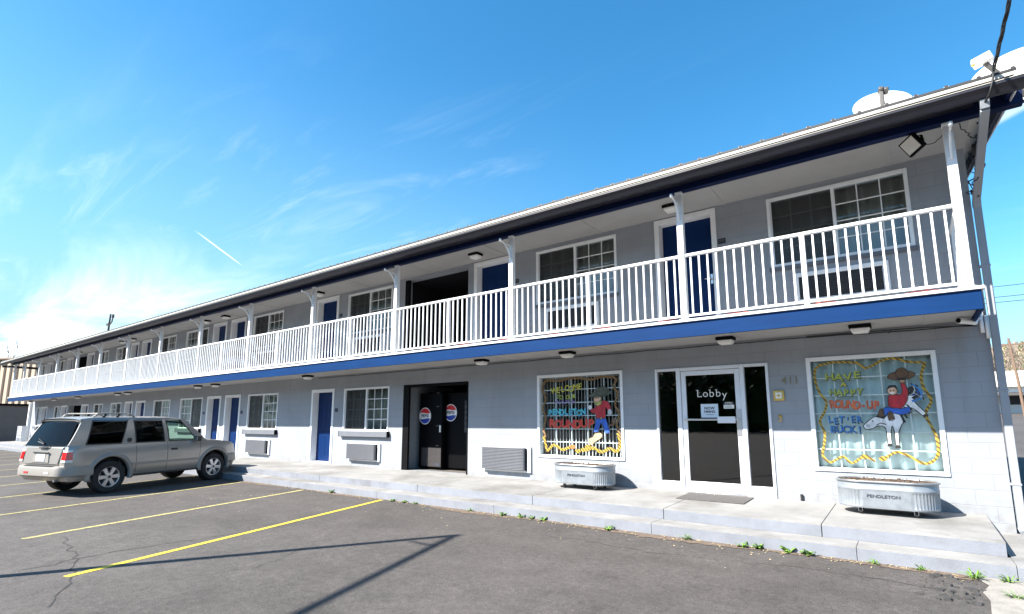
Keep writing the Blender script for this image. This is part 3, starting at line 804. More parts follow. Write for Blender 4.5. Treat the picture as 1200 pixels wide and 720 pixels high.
def blob(mb, x, z, rx, rz2, m, y=.021, rot=0, n=20):
    c, s = math.cos(rot), math.sin(rot)
    poly(mb, [(x + rx * math.cos(t) * c - rz2 * math.sin(t) * s, z + rx * math.cos(t) * s + rz2 * math.sin(t) * c) for t in [2 * math.pi * i / n for i in range(n)]], m, y)
def letters(mb, txt, x0, x1, z, size, m, y=.021, jit=.012, offset=.003, slope=0, out=None):
    n = len(txt); st = (x1 - x0) / n
    for i, ch in enumerate(txt):
        if ch == ' ': continue
        r = random.uniform(-.12, .12); zz = z + random.uniform(-jit, jit) + slope * i
        if out: add_text(mb, ch, x0 + st * (i + .5) + .006, y + .0012, zz - .006, size * 1.02, out, sx=min(1.2, st / (size * .66)), rot=r, offset=offset + .005)
        add_text(mb, ch, x0 + st * (i + .5), y, zz, size, m, sx=min(1.2, st / (size * .66)), rot=r, offset=offset)
def art_window(rect, cols, rows, gm):
    x0, x1, z0, z1 = rect; f = MB(); fw = .034
    f.box(x0 - .025, x0 + fw, -.02, .12, z0 - .02, z1 + .025, 'white'); f.box(x1 - fw, x1 + .025, -.02, .12, z0 - .02, z1 + .025, 'white')
    f.box(x0 + fw, x1 - fw, -.02, .12, z1 - fw, z1 + .025, 'white'); f.box(x0 + fw, x1 - fw, -.02, .12, z0 - .02, z0 + fw, 'white')
    for k in range(1, cols):
        x = x0 + fw + (x1 - x0 - 2 * fw) * k / cols; f.box(x - .009, x + .009, .040, .058, z0 + fw, z1 - fw, 'white')
    for k in range(1, rows):
        z = z0 + fw + (z1 - z0 - 2 * fw) * k / rows; f.box(x0 + fw, x1 - fw, .0385, .0595, z - .009, z + .009, 'white')
    o = f.build('window', B, bevel=.004)
    p = MB(); p.box(x0 + .02, x1 - .02, .028, .034, z0 + .02, z1 - .02, gm); p.build('pane', o)
    return o
# right hand window: rope border, greeting, cowboy on a bucking horse
W2 = art_window(ROU, 5, 6, 'artglass')
w = MB()
ribbon(w, [(.23, 2.35), (.06, 2.37), (-.11, 2.43), (-.25, 2.41), (-.45, 2.31), (-.56, 2.39), (-.78, 2.42), (-.96, 2.41), (-1.11, 2.35), (-1.14, 2.17), (-1.09, 1.96), (-1.01, 1.81), (-1.05, 1.66), (-1.12, 1.52), (-1.07, 1.34), (-1.09, 1.17), (-1.12, 1.0), (-1.03, .9), (-.86, .99), (-.75, .9), (-.59, 1.0), (-.46, .94)], .017, 'rope')
ribbon(w, [(-.36, .97), (-.19, 1.08), (-.04, 1.02), (.12, .93), (.26, 1.03), (.285, 1.25), (.25, 1.41), (.19, 1.62), (.27, 1.81), (.2, 2.0), (.19, 2.16), (.25, 2.35)], .018, 'rope')
blob(w, -.58, 1.0, .05, .035, 'rope'); blob(w, -.36, .98, .05, .035, 'rope')
w.build('painted_rope', W2)
w = MB()
letters(w, 'HAVE', -1.0, -.52, 2.19, .15, 'p_lime', out='p_black', jit=.02); letters(w, 'A', -.83, -.70, 2.07, .09, 'p_yellow', out='p_black')
letters(w, 'HAPPY', -.96, -.52, 1.955, .135, 'p_lime', out='p_black', jit=.015)
w.build('painted_lettering', W2); w = MB(); letters(w, 'ROUND-UP', -.98, -.34, 1.77, .16, 'p_orange', out='p_red', jit=.018)
w.build('painted_lettering', W2); w = MB(); letters(w, "LET'ER", -1.02, -.57, 1.53, .14, 'p_blue', out='p_black', jit=.015); letters(w, 'BUCK!', -1.0, -.57, 1.385, .15, 'p_blue', out='p_black', jit=.015)
w.build('painted_lettering', W2)
w = MB()
hy = .0215
poly(w, [(-.52, 1.50), (-.56, 1.45), (-.53, 1.40), (-.45, 1.41), (-.38, 1.45), (-.30, 1.43), (-.21, 1.45), (-.12, 1.44), (-.075, 1.50), (-.08, 1.60), (-.02, 1.70), (.05, 1.78), (.10, 1.86), (.02, 1.90), (-.06, 1.84), (-.14, 1.72), (-.24, 1.62), (-.34, 1.58), (-.42, 1.58)], 'p_white', hy)   # trunk, neck, head low
poly(w, [(-.30, 1.46), (-.22, 1.46), (-.235, 1.32), (-.235, 1.20), (-.285, 1.20), (-.28, 1.33)], 'p_white', hy + .0004)
poly(w, [(-.20, 1.47), (-.10, 1.48), (-.145, 1.33), (-.145, 1.18), (-.195, 1.18), (-.185, 1.33)], 'p_white', hy + .0002)
poly(w, [(.0, 1.72), (.07, 1.80), (.13, 1.72), (.20, 1.63), (.15, 1.60), (.09, 1.66), (.05, 1.68)], 'p_white', hy + .0005)
poly(w, [(-.285, 1.20), (-.235, 1.20), (-.225, 1.155), (-.295, 1.155)], 'p_black', hy); poly(w, [(-.195, 1.18), (-.145, 1.18), (-.13, 1.135), (-.205, 1.135)], 'p_black', hy)
poly(w, [(.20, 1.63), (.15, 1.60), (.17, 1.56), (.225, 1.60)], 'p_black', hy)
for k in range(4): poly(w, [(-.13 + .035 * k, 1.66 + .035 * k), (-.10 + .035 * k, 1.66 + .03 * k), (-.04 + .03 * k, 1.50 + .06 * k), (-.07 + .03 * k, 1.50 + .06 * k)], 'p_black', hy - .001)
poly(w, [(-.40, 1.58), (-.33, 1.66), (-.36, 1.59), (-.28, 1.65), (-.31, 1.58), (-.24, 1.62), (-.30, 1.55)], 'p_black', hy - .0008)
for ol in ([(-.52, 1.50), (-.56, 1.45), (-.53, 1.40), (-.45, 1.41), (-.38, 1.45), (-.30, 1.43), (-.285, 1.33), (-.285, 1.20)], [(-.235, 1.20), (-.235, 1.32), (-.21, 1.45), (-.19, 1.33), (-.195, 1.18)], [(-.145, 1.18), (-.145, 1.33), (-.10, 1.46), (-.075, 1.50), (-.08, 1.60), (-.02, 1.70), (.05, 1.70), (.15, 1.60)], [(-.52, 1.50), (-.42, 1.58), (-.34, 1.58), (-.24, 1.62), (-.14, 1.72)], [(.10, 1.86), (.08, 1.80), (.13, 1.72), (.20, 1.63)], [(-.40, 1.46), (-.34, 1.49), (-.28, 1.47)], [(-.02, 1.72), (-.0, 1.66), (.04, 1.64)]):
    ribbon(w, ol, .006, 'p_black', hy - .0012, sub=4)
blob(w, -.505, 1.455, .03, .02, 'p_grey', hy - .001); blob(w, -.44, 1.52, .010, .012, 'p_black', hy - .001)
ribbon(w, [(.06, 1.84), (.14, 1.90), (.10, 2.0), (.02, 1.96), (-.02, 1.88), (.05, 1.93), (.13, 2.03)], .020, 'p_black', hy - .001); ribbon(w, [(.05, 1.80), (.16, 1.85), (.15, 1.96), (.06, 2.05)], .014, 'p_blue', hy - .002)
for k in range(7): ribbon(w, [(-.02 + .02 * k, 1.86 + .012 * k), (.05 + .02 * k, 1.92 - .01 * k), (.08 + .018 * k, 2.0 - .03 * k), (.06 + .02 * k, 2.06 - .035 * k)], .006, ['p_black', 'p_grey', 'p_black', 'p_denim'][k % 4], hy - .003, sub=4)
w.build('painted_horse', W2)
w = MB(); hy = .0185
poly(w, [(-.23, 1.74), (-.22, 1.88), (-.16, 1.91), (-.07, 1.90), (-.045, 1.96), (-.06, 2.06), (-.02, 2.08), (.02, 1.95), (.0, 1.82), (-.06, 1.72), (-.14, 1.68)], 'p_shirt', hy)
blob(w, -.165, 1.955, .06, .062, 'p_skin', hy - .001); poly(w, [(-.235, 1.97), (-.20, 2.04), (-.12, 2.04), (-.09, 1.98), (-.14, 2.01), (-.19, 2.0)], 'p_black', hy - .0015)
blob(w, -.185, 1.96, .009, .011, 'p_black', hy - .002); blob(w, -.15, 1.962, .009, .011, 'p_black', hy - .002); blob(w, -.168, 1.925, .028, .010, 'p_white', hy - .002)
poly(w, [(-.32, 1.66), (-.27, 1.72), (-.17, 1.71), (-.07, 1.70), (.02, 1.72), (.01, 1.64), (-.10, 1.61), (-.20, 1.64), (-.27, 1.60)], 'p_denim', hy - .0006)
poly(w, [(-.34, 1.69), (-.30, 1.70), (-.29, 1.62), (-.33, 1.58), (-.37, 1.60)], 'p_brown', hy - .001); poly(w, [(-.25, 1.64), (-.20, 1.66), (-.17, 1.55), (-.24, 1.53)], 'p_brown', hy - .0012)
blob(w, -.035, 2.095, .035, .03, 'p_tan', hy - .001); blob(w, -.04, 2.175, .165, .065, 'p_brown', hy - .0012, .08); blob(w, -.03, 2.21, .075, .075, 'p_brown', hy - .0016); blob(w, -.045, 2.13, .065, .014, 'p_black', hy - .002)
w.build('painted_cowboy', W2)
# welcome window
W1 = art_window(WEL, 5, 6, 'artglass')
w = MB()
ribbon(w, [(-4.52, 1.05), (-4.50, 1.25), (-4.56, 1.45), (-4.50, 1.65), (-4.58, 1.85), (-4.52, 2.05), (-4.60, 2.2), (-4.55, 2.36), (-4.85, 2.40), (-5.1, 2.36), (-5.5, 2.41), (-5.9, 2.37), (-6.18, 2.38), (-6.27, 2.2), (-6.19, 2.0), (-6.26, 1.8), (-6.20, 1.6), (-6.25, 1.35), (-6.2, 1.2)], .024, 'ropeshade')  # upper rope painted in its shaded tone
ribbon(w, [(-6.25, 1.22), (-6.19, 1.0), (-6.15, .92), (-6.0, 1.04), (-5.8, .95), (-5.62, 1.0), (-5.5, 1.02)], .027, 'rope')
ribbon(w, [(-5.25, .95), (-5.08, 1.0), (-4.9, .93), (-4.72, 1.0), (-4.58, .95), (-4.50, 1.08), (-4.54, 1.30)], .030, 'rope')
for (px, pz_) in ((-5.55, 1.01), (-5.43, .93), (-5.3, .96), (-5.2, 1.02)): blob(w, px, pz_, .065, .04, 'p_orange' if px < -5.5 else 'rope', .0205)
w.build('painted_rope', W1)
w = MB()
letters(w, 'WELCOME', -6.03, -5.30, 2.16, .17, 'p_yellow', jit=.02, slope=.008); letters(w, 'TO OUR', -5.92, -5.46, 2.02, .115, 'p_lime', jit=.012)
ribbon(w, [(-5.95, 1.90), (-5.9, 1.95), (-5.84, 1.88), (-5.78, 1.95), (-5.72, 1.89), (-5.66, 1.95), (-5.6, 1.89), (-5.53, 1.94), (-5.47, 1.9)], .009, 'p_purple')
w.build('painted_lettering', W1); w = MB(); letters(w, 'PENDLETON', -6.14, -5.24, 1.705, .17, 'p_teal', jit=.015, out='p_blue', offset=.005); w.build('painted_lettering', W1); w = MB(); letters(w, 'ROUNDUP', -6.12, -5.05, 1.47, .22, 'p_red', jit=.012, out='p_orange', offset=.006)
w.build('painted_lettering', W1)
w = MB(); hy = .0205
poly(w, [(-5.0, 1.86), (-4.92, 1.92), (-4.78, 1.93), (-4.70, 1.86), (-4.67, 1.76), (-4.74, 1.73), (-4.79, 1.80), (-4.80, 1.58), (-4.99, 1.58), (-5.0, 1.66), (-5.10, 1.70), (-5.13, 1.77), (-5.02, 1.78)], 'p_shirt', hy)
poly(w, [(-5.0, 1.58), (-4.79, 1.58), (-4.75, 1.46), (-4.71, 1.31), (-4.80, 1.29), (-4.86, 1.44), (-4.90, 1.49), (-4.96, 1.33), (-5.06, 1.31), (-5.03, 1.45)], 'p_denim', hy + .0002)
blob(w, -4.96, 1.955, .085, .09, 'p_skin', hy - .001); poly(w, [(-5.06, 1.93), (-5.02, 1.86), (-4.95, 1.83), (-4.88, 1.87), (-4.865, 1.97), (-4.92, 1.91), (-5.0, 1.90)], 'p_beard', hy - .0014)
blob(w, -4.90, 2.06, .26, .06, 'p_greenhat', hy - .0016, .12); blob(w, -4.86, 2.12, .14, .085, 'p_greenhat', hy - .002, .1)
blob(w, -4.985, 1.975, .010, .012, 'p_black', hy - .002); blob(w, -4.94, 1.978, .010, .012, 'p_black', hy - .002)
blob(w, -5.13, 1.80, .04, .045, 'p_white', hy - .001); blob(w, -4.70, 1.70, .045, .06, 'p_grey', hy - .001); blob(w, -4.89, 1.585, .03, .022, 'p_tan', hy - .001)
poly(w, [(-5.18, 1.17), (-5.17, 1.08), (-5.10, 1.05), (-5.06, 1.10), (-4.99, 1.15), (-4.90, 1.20), (-4.87, 1.26), (-4.92, 1.30), (-5.04, 1.28), (-5.08, 1.21), (-5.13, 1.20)], 'p_tan', hy); ribbon(w, [(-4.66, 1.50), (-4.60, 1.58), (-4.63, 1.46), (-4.70, 1.45)], .02, 'p_brown', hy)
w.build('painted_cowboy', W1)
# vertical blinds in the welcome window, pale drapes in the other
w = MB(); x = WEL[0] + .03
while x < WEL[1]:
    a = R(random.uniform(38, 50)); hw = .030
    w.bar((x, .20, WEL[2] - .05), (x + .0005, .20, WEL[3] - .02), 2 * hw, .0025, 'blind', up=(math.sin(a), math.cos(a), 0)); x += .076
w.box(WEL[0], WEL[1], .17, .23, WEL[3] - .05, WEL[3] + .01, 'blind')
tag(w.build('vertical_blind'), 'white vertical slat blind hanging behind the window painted WELCOME', 'blind')
curtain(ROU[0] + .012, ROU[1] - .012, ROU[2] + .01, ROU[3] - .01, .145, .018, 9, 'tealcurtain', 'pale teal drape hanging behind the window painted with the bucking horse')

# ------------------------------------------------------------------ ceiling lights
def light_proto():
    r = thing('ceiling_light', 'x', 'light')
    MB().box(-.135, .135, -.115, .115, -.045, 0, 'black').build('housing', r, bevel=.006)
    d = MB(); d.hexa([(-.095, -.08, -.115), (.095, -.08, -.115), (.095, .08, -.115), (-.095, .08, -.115)], [(-.125, -.105, -.0455), (.125, -.105, -.0455), (.125, .105, -.0455), (-.125, .105, -.0455)], 'diffuser')
    d.build('diffuser', r, bevel=.02, seg=3)
    return r
lp = light_proto(); used = [False]
def put_light(x, y, z, label):
    o = lp if not used[0] else copy_tree(lp)
    used[0] = True; o.location = (x, y, z); o['label'] = label; o['category'] = 'light'; o['group'] = 'ceiling lights along both walkways'
low = [(-.45, 'over the wall between lobby and horse window'), (-2.3, 'above the lobby door'), (-5.3, 'above the window painted WELCOME'), (-7.5, 'above the long wall grille right of the drinks recess'),
       (-14.2, 'above the lone blue door left of the drinks recess'), (-20.0, 'above the blue door at the car bonnet'), (-21.4, 'above the second blue door behind the car bonnet')]
for x, d in low: put_light(x, -.55, 2.877, 'ground-floor ceiling light ' + d)
for i, x in enumerate((-28.6, -29.9, -35.8, -40.2, -45.2)): put_light(x, -.5, 2.877, 'small far ground-floor ceiling light, %s of five beyond the car roof' % ORD[i])
up = [(-3.1, 'above the near upstairs door'), (-7.73, 'beside the dark upper recess'), (-13.9, 'above the upstairs door left of the dark upper recess')]
for x, d in up: put_light(x, -.53, 5.364, 'upstairs ceiling light ' + d)
for i, x in enumerate((-19.77, -21.3, -28.7, -30.0, -36.5, -40.2)): put_light(x, -.5, 5.364, 'small far upstairs ceiling light, %s of the six beyond the paired doors' % ORD[i])

# ------------------------------------------------------------------ wall air conditioners
def ac(x0, x1, z0, z1, label, dark=False):
    r = thing('wall_air_conditioner', label, 'air conditioner', ((x0 + x1) / 2, 0, z0), 0, 'air conditioners in the walls below the windows')
    w2, h = (x1 - x0) / 2, z1 - z0
    f = MB()
    if dark:
        for (a, c, d, e) in ((-w2, w2, h - .07, h), (-w2, w2, 0, .06), (-w2, -w2 + .08, .06, h - .07), (w2 - .08, w2, .06, h - .07)): f.box(a, c, -.05, -.002, d, e, 'white')
        f.build('surround', r, bevel=.005)
        q = MB(); q.box(-w2 + .08, w2 - .08, -.02, -.003, .06, h - .07, 'acdark'); n = 14
        for k in range(n):
            z = .07 + (h - .15) * k / (n - 1); q.box(-w2 + .08, w2 - .08, -.042, -.02, z - .006, z + .006, 'acdark')
        q.build('grille', r)
    else:
        f.box(-w2, w2, -.045, -.002, 0, h, 'white'); f.build('surround', r, bevel=.006)
        q = MB(); q.box(-w2 + .03, w2 - .12, -.13, -.046, .045, h - .02, 'acgrey'); n = 15
        for k in range(n):
            z = .06 + (h - .10) * k / (n - 1); q.box(-w2 + .045, w2 - .135, -.138, -.131, z - .007, z + .007, 'acgrey')
        q.box(w2 - .118, w2 - .085, -.06, -.046, .03, h - .03, 'black')  # black strip painted in as the shadow along the grille's side
        q.build('grille', r, bevel=.004)
ac(-7.85, -6.55, .44, .98, 'long grey air conditioner grille between the drinks recess and the WELCOME window')
ac(-12.8, -11.45, .46, .94, 'grey air conditioner under the ground-floor window left of the drinks recess')
ac(-18.4, -17.0, .45, .94, 'small grey air conditioner under the ground-floor window right of the car bonnet')
ac(-1.32, -.04, 3.40, 3.90, 'dark air conditioner grille upstairs under the window nearest the corner', True)
ac(-6.15, -4.86, 3.42, 3.94, 'dark air conditioner grille upstairs over the window painted WELCOME', True)
ac(-12.8, -11.5, 3.42, 3.94, 'dark air conditioner grille upstairs left of the dark upper recess', True)
ac(-18.3, -17.0, 3.42, 3.94, 'dark air conditioner grille upstairs under the fourth window from the corner', True)

# ------------------------------------------------------------------ vending machines
def logo(mb, x, y, z, r):
    n = 40
    def seg(f0, f1, m, rr, yy):
        pts = []
        for i in range(n + 1):
            t = f0 + (f1 - f0) * i / n; pts.append((x + rr * math.cos(t), z + rr * 1.02 * math.sin(t)))
        return pts
    blob(mb, x, z, r, r * 1.02, 'logowhite', y, n=40)
    ri = r * .92
    top = [(x + ri * math.cos(t), z + ri * math.sin(t)) for t in [R(20 + 140 * i / 20) for i in range(21)]]
    wave = [(x - ri * .93 + 2 * ri * .93 * i / 10, z + r * .34 + r * .05 * math.sin(i / 10 * 6.28)) for i in range(1, 10)]
    poly(mb, top + wave, 'red', y - .002)
    bot = [(x + ri * math.cos(t), z + ri * math.sin(t)) for t in [R(200 + 140 * i / 20) for i in range(21)]]
    wave = [(x + ri * .93 - 2 * ri * .93 * i / 10, z - r * .34 + r * .05 * math.sin(i / 10 * 6.28)) for i in range(1, 10)]
    poly(mb, bot + wave, 'logoblue', y - .002)
    add_text(mb, 'PEPSI', x, y - .003, z, r * .50, 'ink', sx=1.12, offset=.003)
def vending(x, y, w2, d, h, label, lx, lz, dim=False):
    r = thing('vending_machine', label, 'vending machine', (x, y, .302), 0, 'drinks machines in the recess')
    MB().box(-w2, w2, .05, d, .03, h, 'vend').build('cabinet', r, bevel=.012)
    dd = MB(); dd.box(-w2 + .005, w2 - .005, 0, .048, .05, h - .01, 'vend')
    D2 = dd.build('door', r, bevel=.015)
    lg = MB(); logo(lg, lx - x, -.004, lz - .302, .215); lg.build('round_logo', D2)
    if not dim:
        k = MB(); k.box(-w2 + .12, w2 - .02, -.006, -.001, .08, .55, 'kick'); k.box(w2 - .22, w2 - .05, -.012, -.0065, .10, .17, 'ink'); k.build('kick_plate', D2)
        hg = MB()
        for z in (1.95, 1.6, 1.1, .6): hg.box(w2 - .20, w2 - .10, -.012, -.001, z, z + .022, 'lnb')
        hg.build('hinge', D2)
    else:
        k = MB()
        k.box(w2 - .24, w2 - .08, -.008, -.001, .95, 1.75, 'ink')
        for z in (1.0, 1.14, 1.28, 1.42, 1.56): k.box(w2 - .22, w2 - .12, -.014, -.0085, z, z + .07, 'lnb')
        k.build('button_panel', D2)
    if dim: return
    hd = MB(); s = 1
    hd.box(s * (w2 - .05) - .02, s * (w2 - .05) + .02, -.03, -.001, .95, 1.13, 'logowhite'); hd.build('lock_handle', D2, bevel=.006)
vending(-10.06, .45, .42, .85, 1.96, 'black drinks machine with round logo and kick plate, left in the recess', -10.26, 1.67)
vending(-9.21, .62, .43, .80, 1.98, 'black drinks machine set deeper with a button panel, right in the recess', -9.50, 1.75, True)

# ------------------------------------------------------------------ stock tank planters
def tank(x, y, Lh, Wh, h, label):
    r = thing('tank_planter', label, 'planter', (x, y, pz(y)), 0, 'galvanised tank planters')
    def outline(L, W, n=64):
        pts = []; s = L - W
        for i in range(n):
            t = 2 * math.pi * i / n; c, sn = math.cos(t), math.sin(t)
            k = .72
            px = (s if c >= 0 else -s) + math.copysign(abs(c) ** .9, c) * W if abs(c) > 1e-6 else 0
            pts.append((px, math.copysign(abs(sn) ** .9, sn) * W))
        return pts
    # fine outline: straight sides plus half circles
    def stadium(L, W, e=0):
        pts = []; s = L - W
        for i in range(49):
            t = -math.pi / 2 + math.pi * i / 48; rr = W + (2.2 * e if i % 2 else 0); pts.append((s + rr * math.cos(t), rr * math.sin(t)))
        for i in range(1, 24): pts.append((s - 2 * s * i / 24, W))
        for i in range(49):
            t = math.pi / 2 + math.pi * i / 48; rr = W + (2.2 * e if i % 2 else 0); pts.append((-s + rr * math.cos(t), rr * math.sin(t)))
        for i in range(1, 24): pts.append((-s + 2 * s * i / 24, -W))
        return pts
    levels = [(0, .955, 0), (.02, .97, 0), (.04, .97, -.006), (h * .62, .985, -.006), (h * .66, .985, 0), (h * .70, 1.0, 0), (h * .74, 1.0, 0), (h * .76, .985, 0), (h * .96, .985, 0)]
    z0 = .085
    b2 = MB(); vs = []
    for (z, k, e) in levels: vs += [(px, py, z + z0) for px, py in stadium(Lh * (1 - (1 - k) * Wh / Lh), Wh * k, e)]
    N_ = len(stadium(1, .5))
    fs = [(j * N_ + i, j * N_ + (i + 1) % N_, (j + 1) * N_ + (i + 1) % N_, (j + 1) * N_ + i) for j in range(len(levels) - 1) for i in range(N_)]
    fs.append(tuple(reversed(range(N_))))
    b2.add(vs, fs, 'galv'); b2.build('tub', r, smooth='auto')
    rim = MB(); pts = [(px, py, z0 + h) for px, py in stadium(Lh, Wh)]
    rim.tube(pts + [pts[0], pts[1]], .016, 'galvrim', 8, caps=False); rim.build('rim', r, smooth=True)
    mu = MB(); ring = [(px * .985, py * .97) for px, py in stadium(Lh, Wh)]
    vs = []; rings = 7
    for j in range(rings):
        k = 1 - j / rings
        for px, py in ring: vs.append((px * k, py * k, z0 + h - .03 + random.uniform(-.012, .018) + .012 * (1 - k)))
    fs = [(j * N_ + i, j * N_ + (i + 1) % N_, (j + 1) * N_ + (i + 1) % N_, (j + 1) * N_ + i) for j in range(rings - 1) for i in range(N_)] + [tuple(range((rings - 1) * N_, rings * N_))]
    mu.add(vs, fs, 'mulch')
    for k in range(260):
        px, py = random.choice(ring); q = math.sqrt(random.random()); px *= q; py *= q; a = random.uniform(0, 3.14); l = random.uniform(.015, .04)
        z = z0 + h + random.uniform(-.018, .010); mu.bar((px, py, z), (px + l * math.cos(a), py + l * math.sin(a), z + random.uniform(-.01, .012)), .012, .006, 'mulch')
    mu.build('mulch', r)
    for sx in (-.55, .55):
        for sy in (-.8, .8):
            c = MB(); cx, cy = sx * Lh * .96, sy * Wh * .85
            c.tube([(cx - .016, cy, .036), (cx + .016, cy, .036)], .036, 'rubber', 14); c.box(cx - .024, cx - .018, cy - .02, cy + .02, .03, .084, 'steel'); c.box(cx + .018, cx + .024, cy - .02, cy + .02, .03, .084, 'steel'); c.box(cx - .03, cx + .03, cy - .03, cy + .03, .078, .0845, 'steel')
            c.build('caster', r)
    t = MB(); pl = MB()
    add_text(t, 'PENDLETON', -.03, -Wh * .985 - .003, z0 + h * .46, .056, 'ink', sx=1.15, offset=.001); t.build('lettering', r)
tank(-.34, -.50, .575, .30, .345, 'galvanised oval tank of bark mulch under the horse window')
tank(-5.02, -.46, .61, .28, .345, 'galvanised oval tank of bark mulch under the window painted WELCOME')

# ------------------------------------------------------------------ small fittings on the wall and porch
w = MB(); zz = lambda y: pz(y)
w.hexa([(-3.16, -.15, zz(-.15) + .002), (-2.12, -.15, zz(-.15) + .002), (-2.12, -.80, zz(-.80) + .002), (-3.16, -.80, zz(-.80) + .002)],
       [(-3.16, -.15, zz(-.15) + .014), (-2.12, -.15, zz(-.15) + .014), (-2.12, -.80, zz(-.80) + .014), (-3.16, -.80, zz(-.80) + .014)], 'mat')
tag(w.build('door_mat', bevel=.004), 'dark ribbed rubber mat on the porch before the lobby door', 'door mat')
w = MB()
for ch, x in zip('411', (-1.575, -1.485, -1.40)): add_text(w, ch, x, -.006, 2.165, .17, 'bronze', extrude=.005, offset=.002)
tag(w.build('house_number'), 'bronze number 411 mounted on the grey wall right of the lobby', 'number sign')
r = thing('call_box', 'small yellow call box under the number on the lobby wall', 'call box', (-1.665, 0, 1.85))
MB().box(-.08, .08, -.035, -.002, 0, .165, 'brass').build('plate', r, bevel=.008)
q = MB(); q.box(-.045, .045, -.045, -.0355, .035, .13, 'letter'); q.tube([(0, -.055, .08), (0, -.045, .08)], .022, 'brass', 14); q.build('button', r)
w = MB(); w.tube([(-1.67, -.002, 1.60), (-1.67, -.04, 1.605), (-1.655, -.05, 1.575), (-1.655, -.05, 1.54), (-1.68, -.045, 1.52), (-1.695, -.04, 1.545)], .010, 'brass', 8)
w.tube([(-1.67, -.002, 1.60), (-1.67, -.012, 1.60)], .028, 'brass', 12)
tag(w.build('wall_hook', smooth=True), 'brass wall hook below the yellow call box', 'hook')
w = MB(); w.tube([(-1.45, -.03, .30), (-1.45, -.03, .40)], .018, 'rubber', 8); w.box(-1.47, -1.43, -.03, -.002, .36, .39, 'rubber')
tag(w.build('door_stop'), 'little black door stop low on the wall right of the lobby', 'door stop')
# room number plaques
def plaque(x, z, label):
    r = thing('room_sign', label, 'sign', (x, 0, z), 0, 'room number plaques beside the doors')
    MB().box(-.065, .065, -.014, -.002, -.05, .05, 'ink').build('plate', r, bevel=.004)
    MB().box(-.045, .045, -.017, -.0145, .0, .026, 'lnb').build('number_strip', r)
plaque(-2.40, 4.70, 'dark number plaque right of the nearest upstairs door'); plaque(-6.93, 4.70, 'dark number plaque right of the upstairs door by the dark recess')
plaque(-13.5, 1.86, 'dark number plaque right of the lone ground-floor blue door'); plaque(-19.06, 1.86, 'dark number plaque right of the blue door at the car bonnet')
plaque(-22.0, 1.86, 'dark number plaque left of the second blue door behind the car'); plaque(-13.5, 4.70, 'dark number plaque right of the third upstairs door')
# floodlight under the eave
r = thing('floodlight', 'square black floodlight hanging under the eave by the corner', 'floodlight', (.36, -1.10, 5.235))
hb = MB(); hb.box(-.115, .115, -.035, .03, -.115, .115, 'black'); h_ = hb.build('housing', r, bevel=.008)
for k in range(8): pass
ln = MB(); ln.box(-.095, .095, -.040, -.0355, -.085, .095, 'floodglass'); l_ = ln.build('lens', r)
for o in (h_, l_): o.location = (0, -.05, -.12); o.rotation_euler = (R(30), R(-14), R(-48))
q = MB(); q.bar((.11, -.09, -.12), (.10, -.02, .0), .03, .008, 'black'); q.bar((-.03, .0, -.12), (-.03, -.02, .0), .03, .008, 'black'); q.bar((-.03, -.02, -.002), (.10, -.02, -.002), .03, .006, 'black'); q.build('yoke', r)
# security camera
r = thing('security_camera', 'white bullet security camera under the deck at the corner', 'camera', (.82, -.22, 2.878))
q = MB(); q.tube([(-.16, -.22, -.045), (0, -.05, -.06)], .036, 'white', 14); q.tube([(-.18, -.24, -.043), (-.145, -.205, -.046)], .042, 'white', 14); q.build('body', r, smooth='auto')
q = MB(); q.tube([(-.185, -.245, -.043), (-.179, -.239, -.043)], .034, 'black', 14); q.build('lens', r)
q = MB(); q.tube([(0, -.05, -.06), (.03, -.01, -.03), (.03, 0, 0)], .014, 'white', 8); q.tube([(.03, 0, -.012), (.03, 0, 0)], .04, 'white', 14); q.build('mount', r)
# cable clipped along the wall below the deck
w = MB(); pts = []
for i in range(60):
    x = .85 - i * .26; pts.append((x, -.03, 2.845 - .012 * abs(math.sin(i * .7)) - (.02 if i < 6 else 0)))
w.tube(pts, .008, 'cable', 6)
w.tube([(.85, -.06, 2.80), (.3, -.05, 2.84), (-.4, -.04, 2.845), (-1.2, -.04, 2.85)], .008, 'cable', 6)
w.tube([(-.1, -.05, 2.85), (-.12, -.05, 2.80), (-.18, -.05, 2.83)], .005, 'cable', 6)
tag(w.build('wall_cable', smooth=True), 'thin black cable clipped along the top of the ground-floor wall', 'cable')
# red cord lying along the foot of the railing
w = MB(); pts = []
for i in range(150):
    x = .55 - i * .065; pts.append((x, -1.19 + .015 * math.sin(i * .9), 3.108 + max(0, .035 * math.sin(i * .37)) + random.uniform(0, .008)))
w.tube(pts, .006, 'redcord', 5)
tag(w.build('red_cord', smooth=True), 'thin red cord lying along the foot of the balcony railing', 'cord')
# wires at the corner of the eave
w = MB()
random.seed(5)
def curl(p, q, sag, r=.006, wob=.05, n=14):
    pts = []
    for i in range(n + 1):
        t = i / n; v = Vector(p).lerp(Vector(q), t); v.z -= sag * 4 * t * (1 - t); v += Vector((random.gauss(0, wob), random.gauss(0, wob), random.gauss(0, wob))) * (0 if i in (0, n) else .5)
        pts.append(v)
    sm = []
    for i in range(len(pts) - 1):
        for k in range(4):
            t = k / 4; p0, p1, p2, p3 = pts[max(i - 1, 0)], pts[i], pts[i + 1], pts[min(i + 2, n)]
            sm.append(.5 * ((2 * p1) + (p2 - p0) * t + (2 * p0 - 5 * p1 + 4 * p2 - p3) * t * t + (3 * p1 - p0 - 3 * p2 + p3) * t ** 3))
    sm.append(pts[-1]); w.tube(sm, r, 'cable', 6)
curl((1.12, -1.82, 5.45), (1.02, -1.2, 5.15), .05, .009, .02); curl((1.02, -1.2, 5.15), (.99, -.1, 4.78), .12, .007, .05); curl((1.05, -1.1, 5.22), (.99, -.05, 4.60), .16, .006, .07)
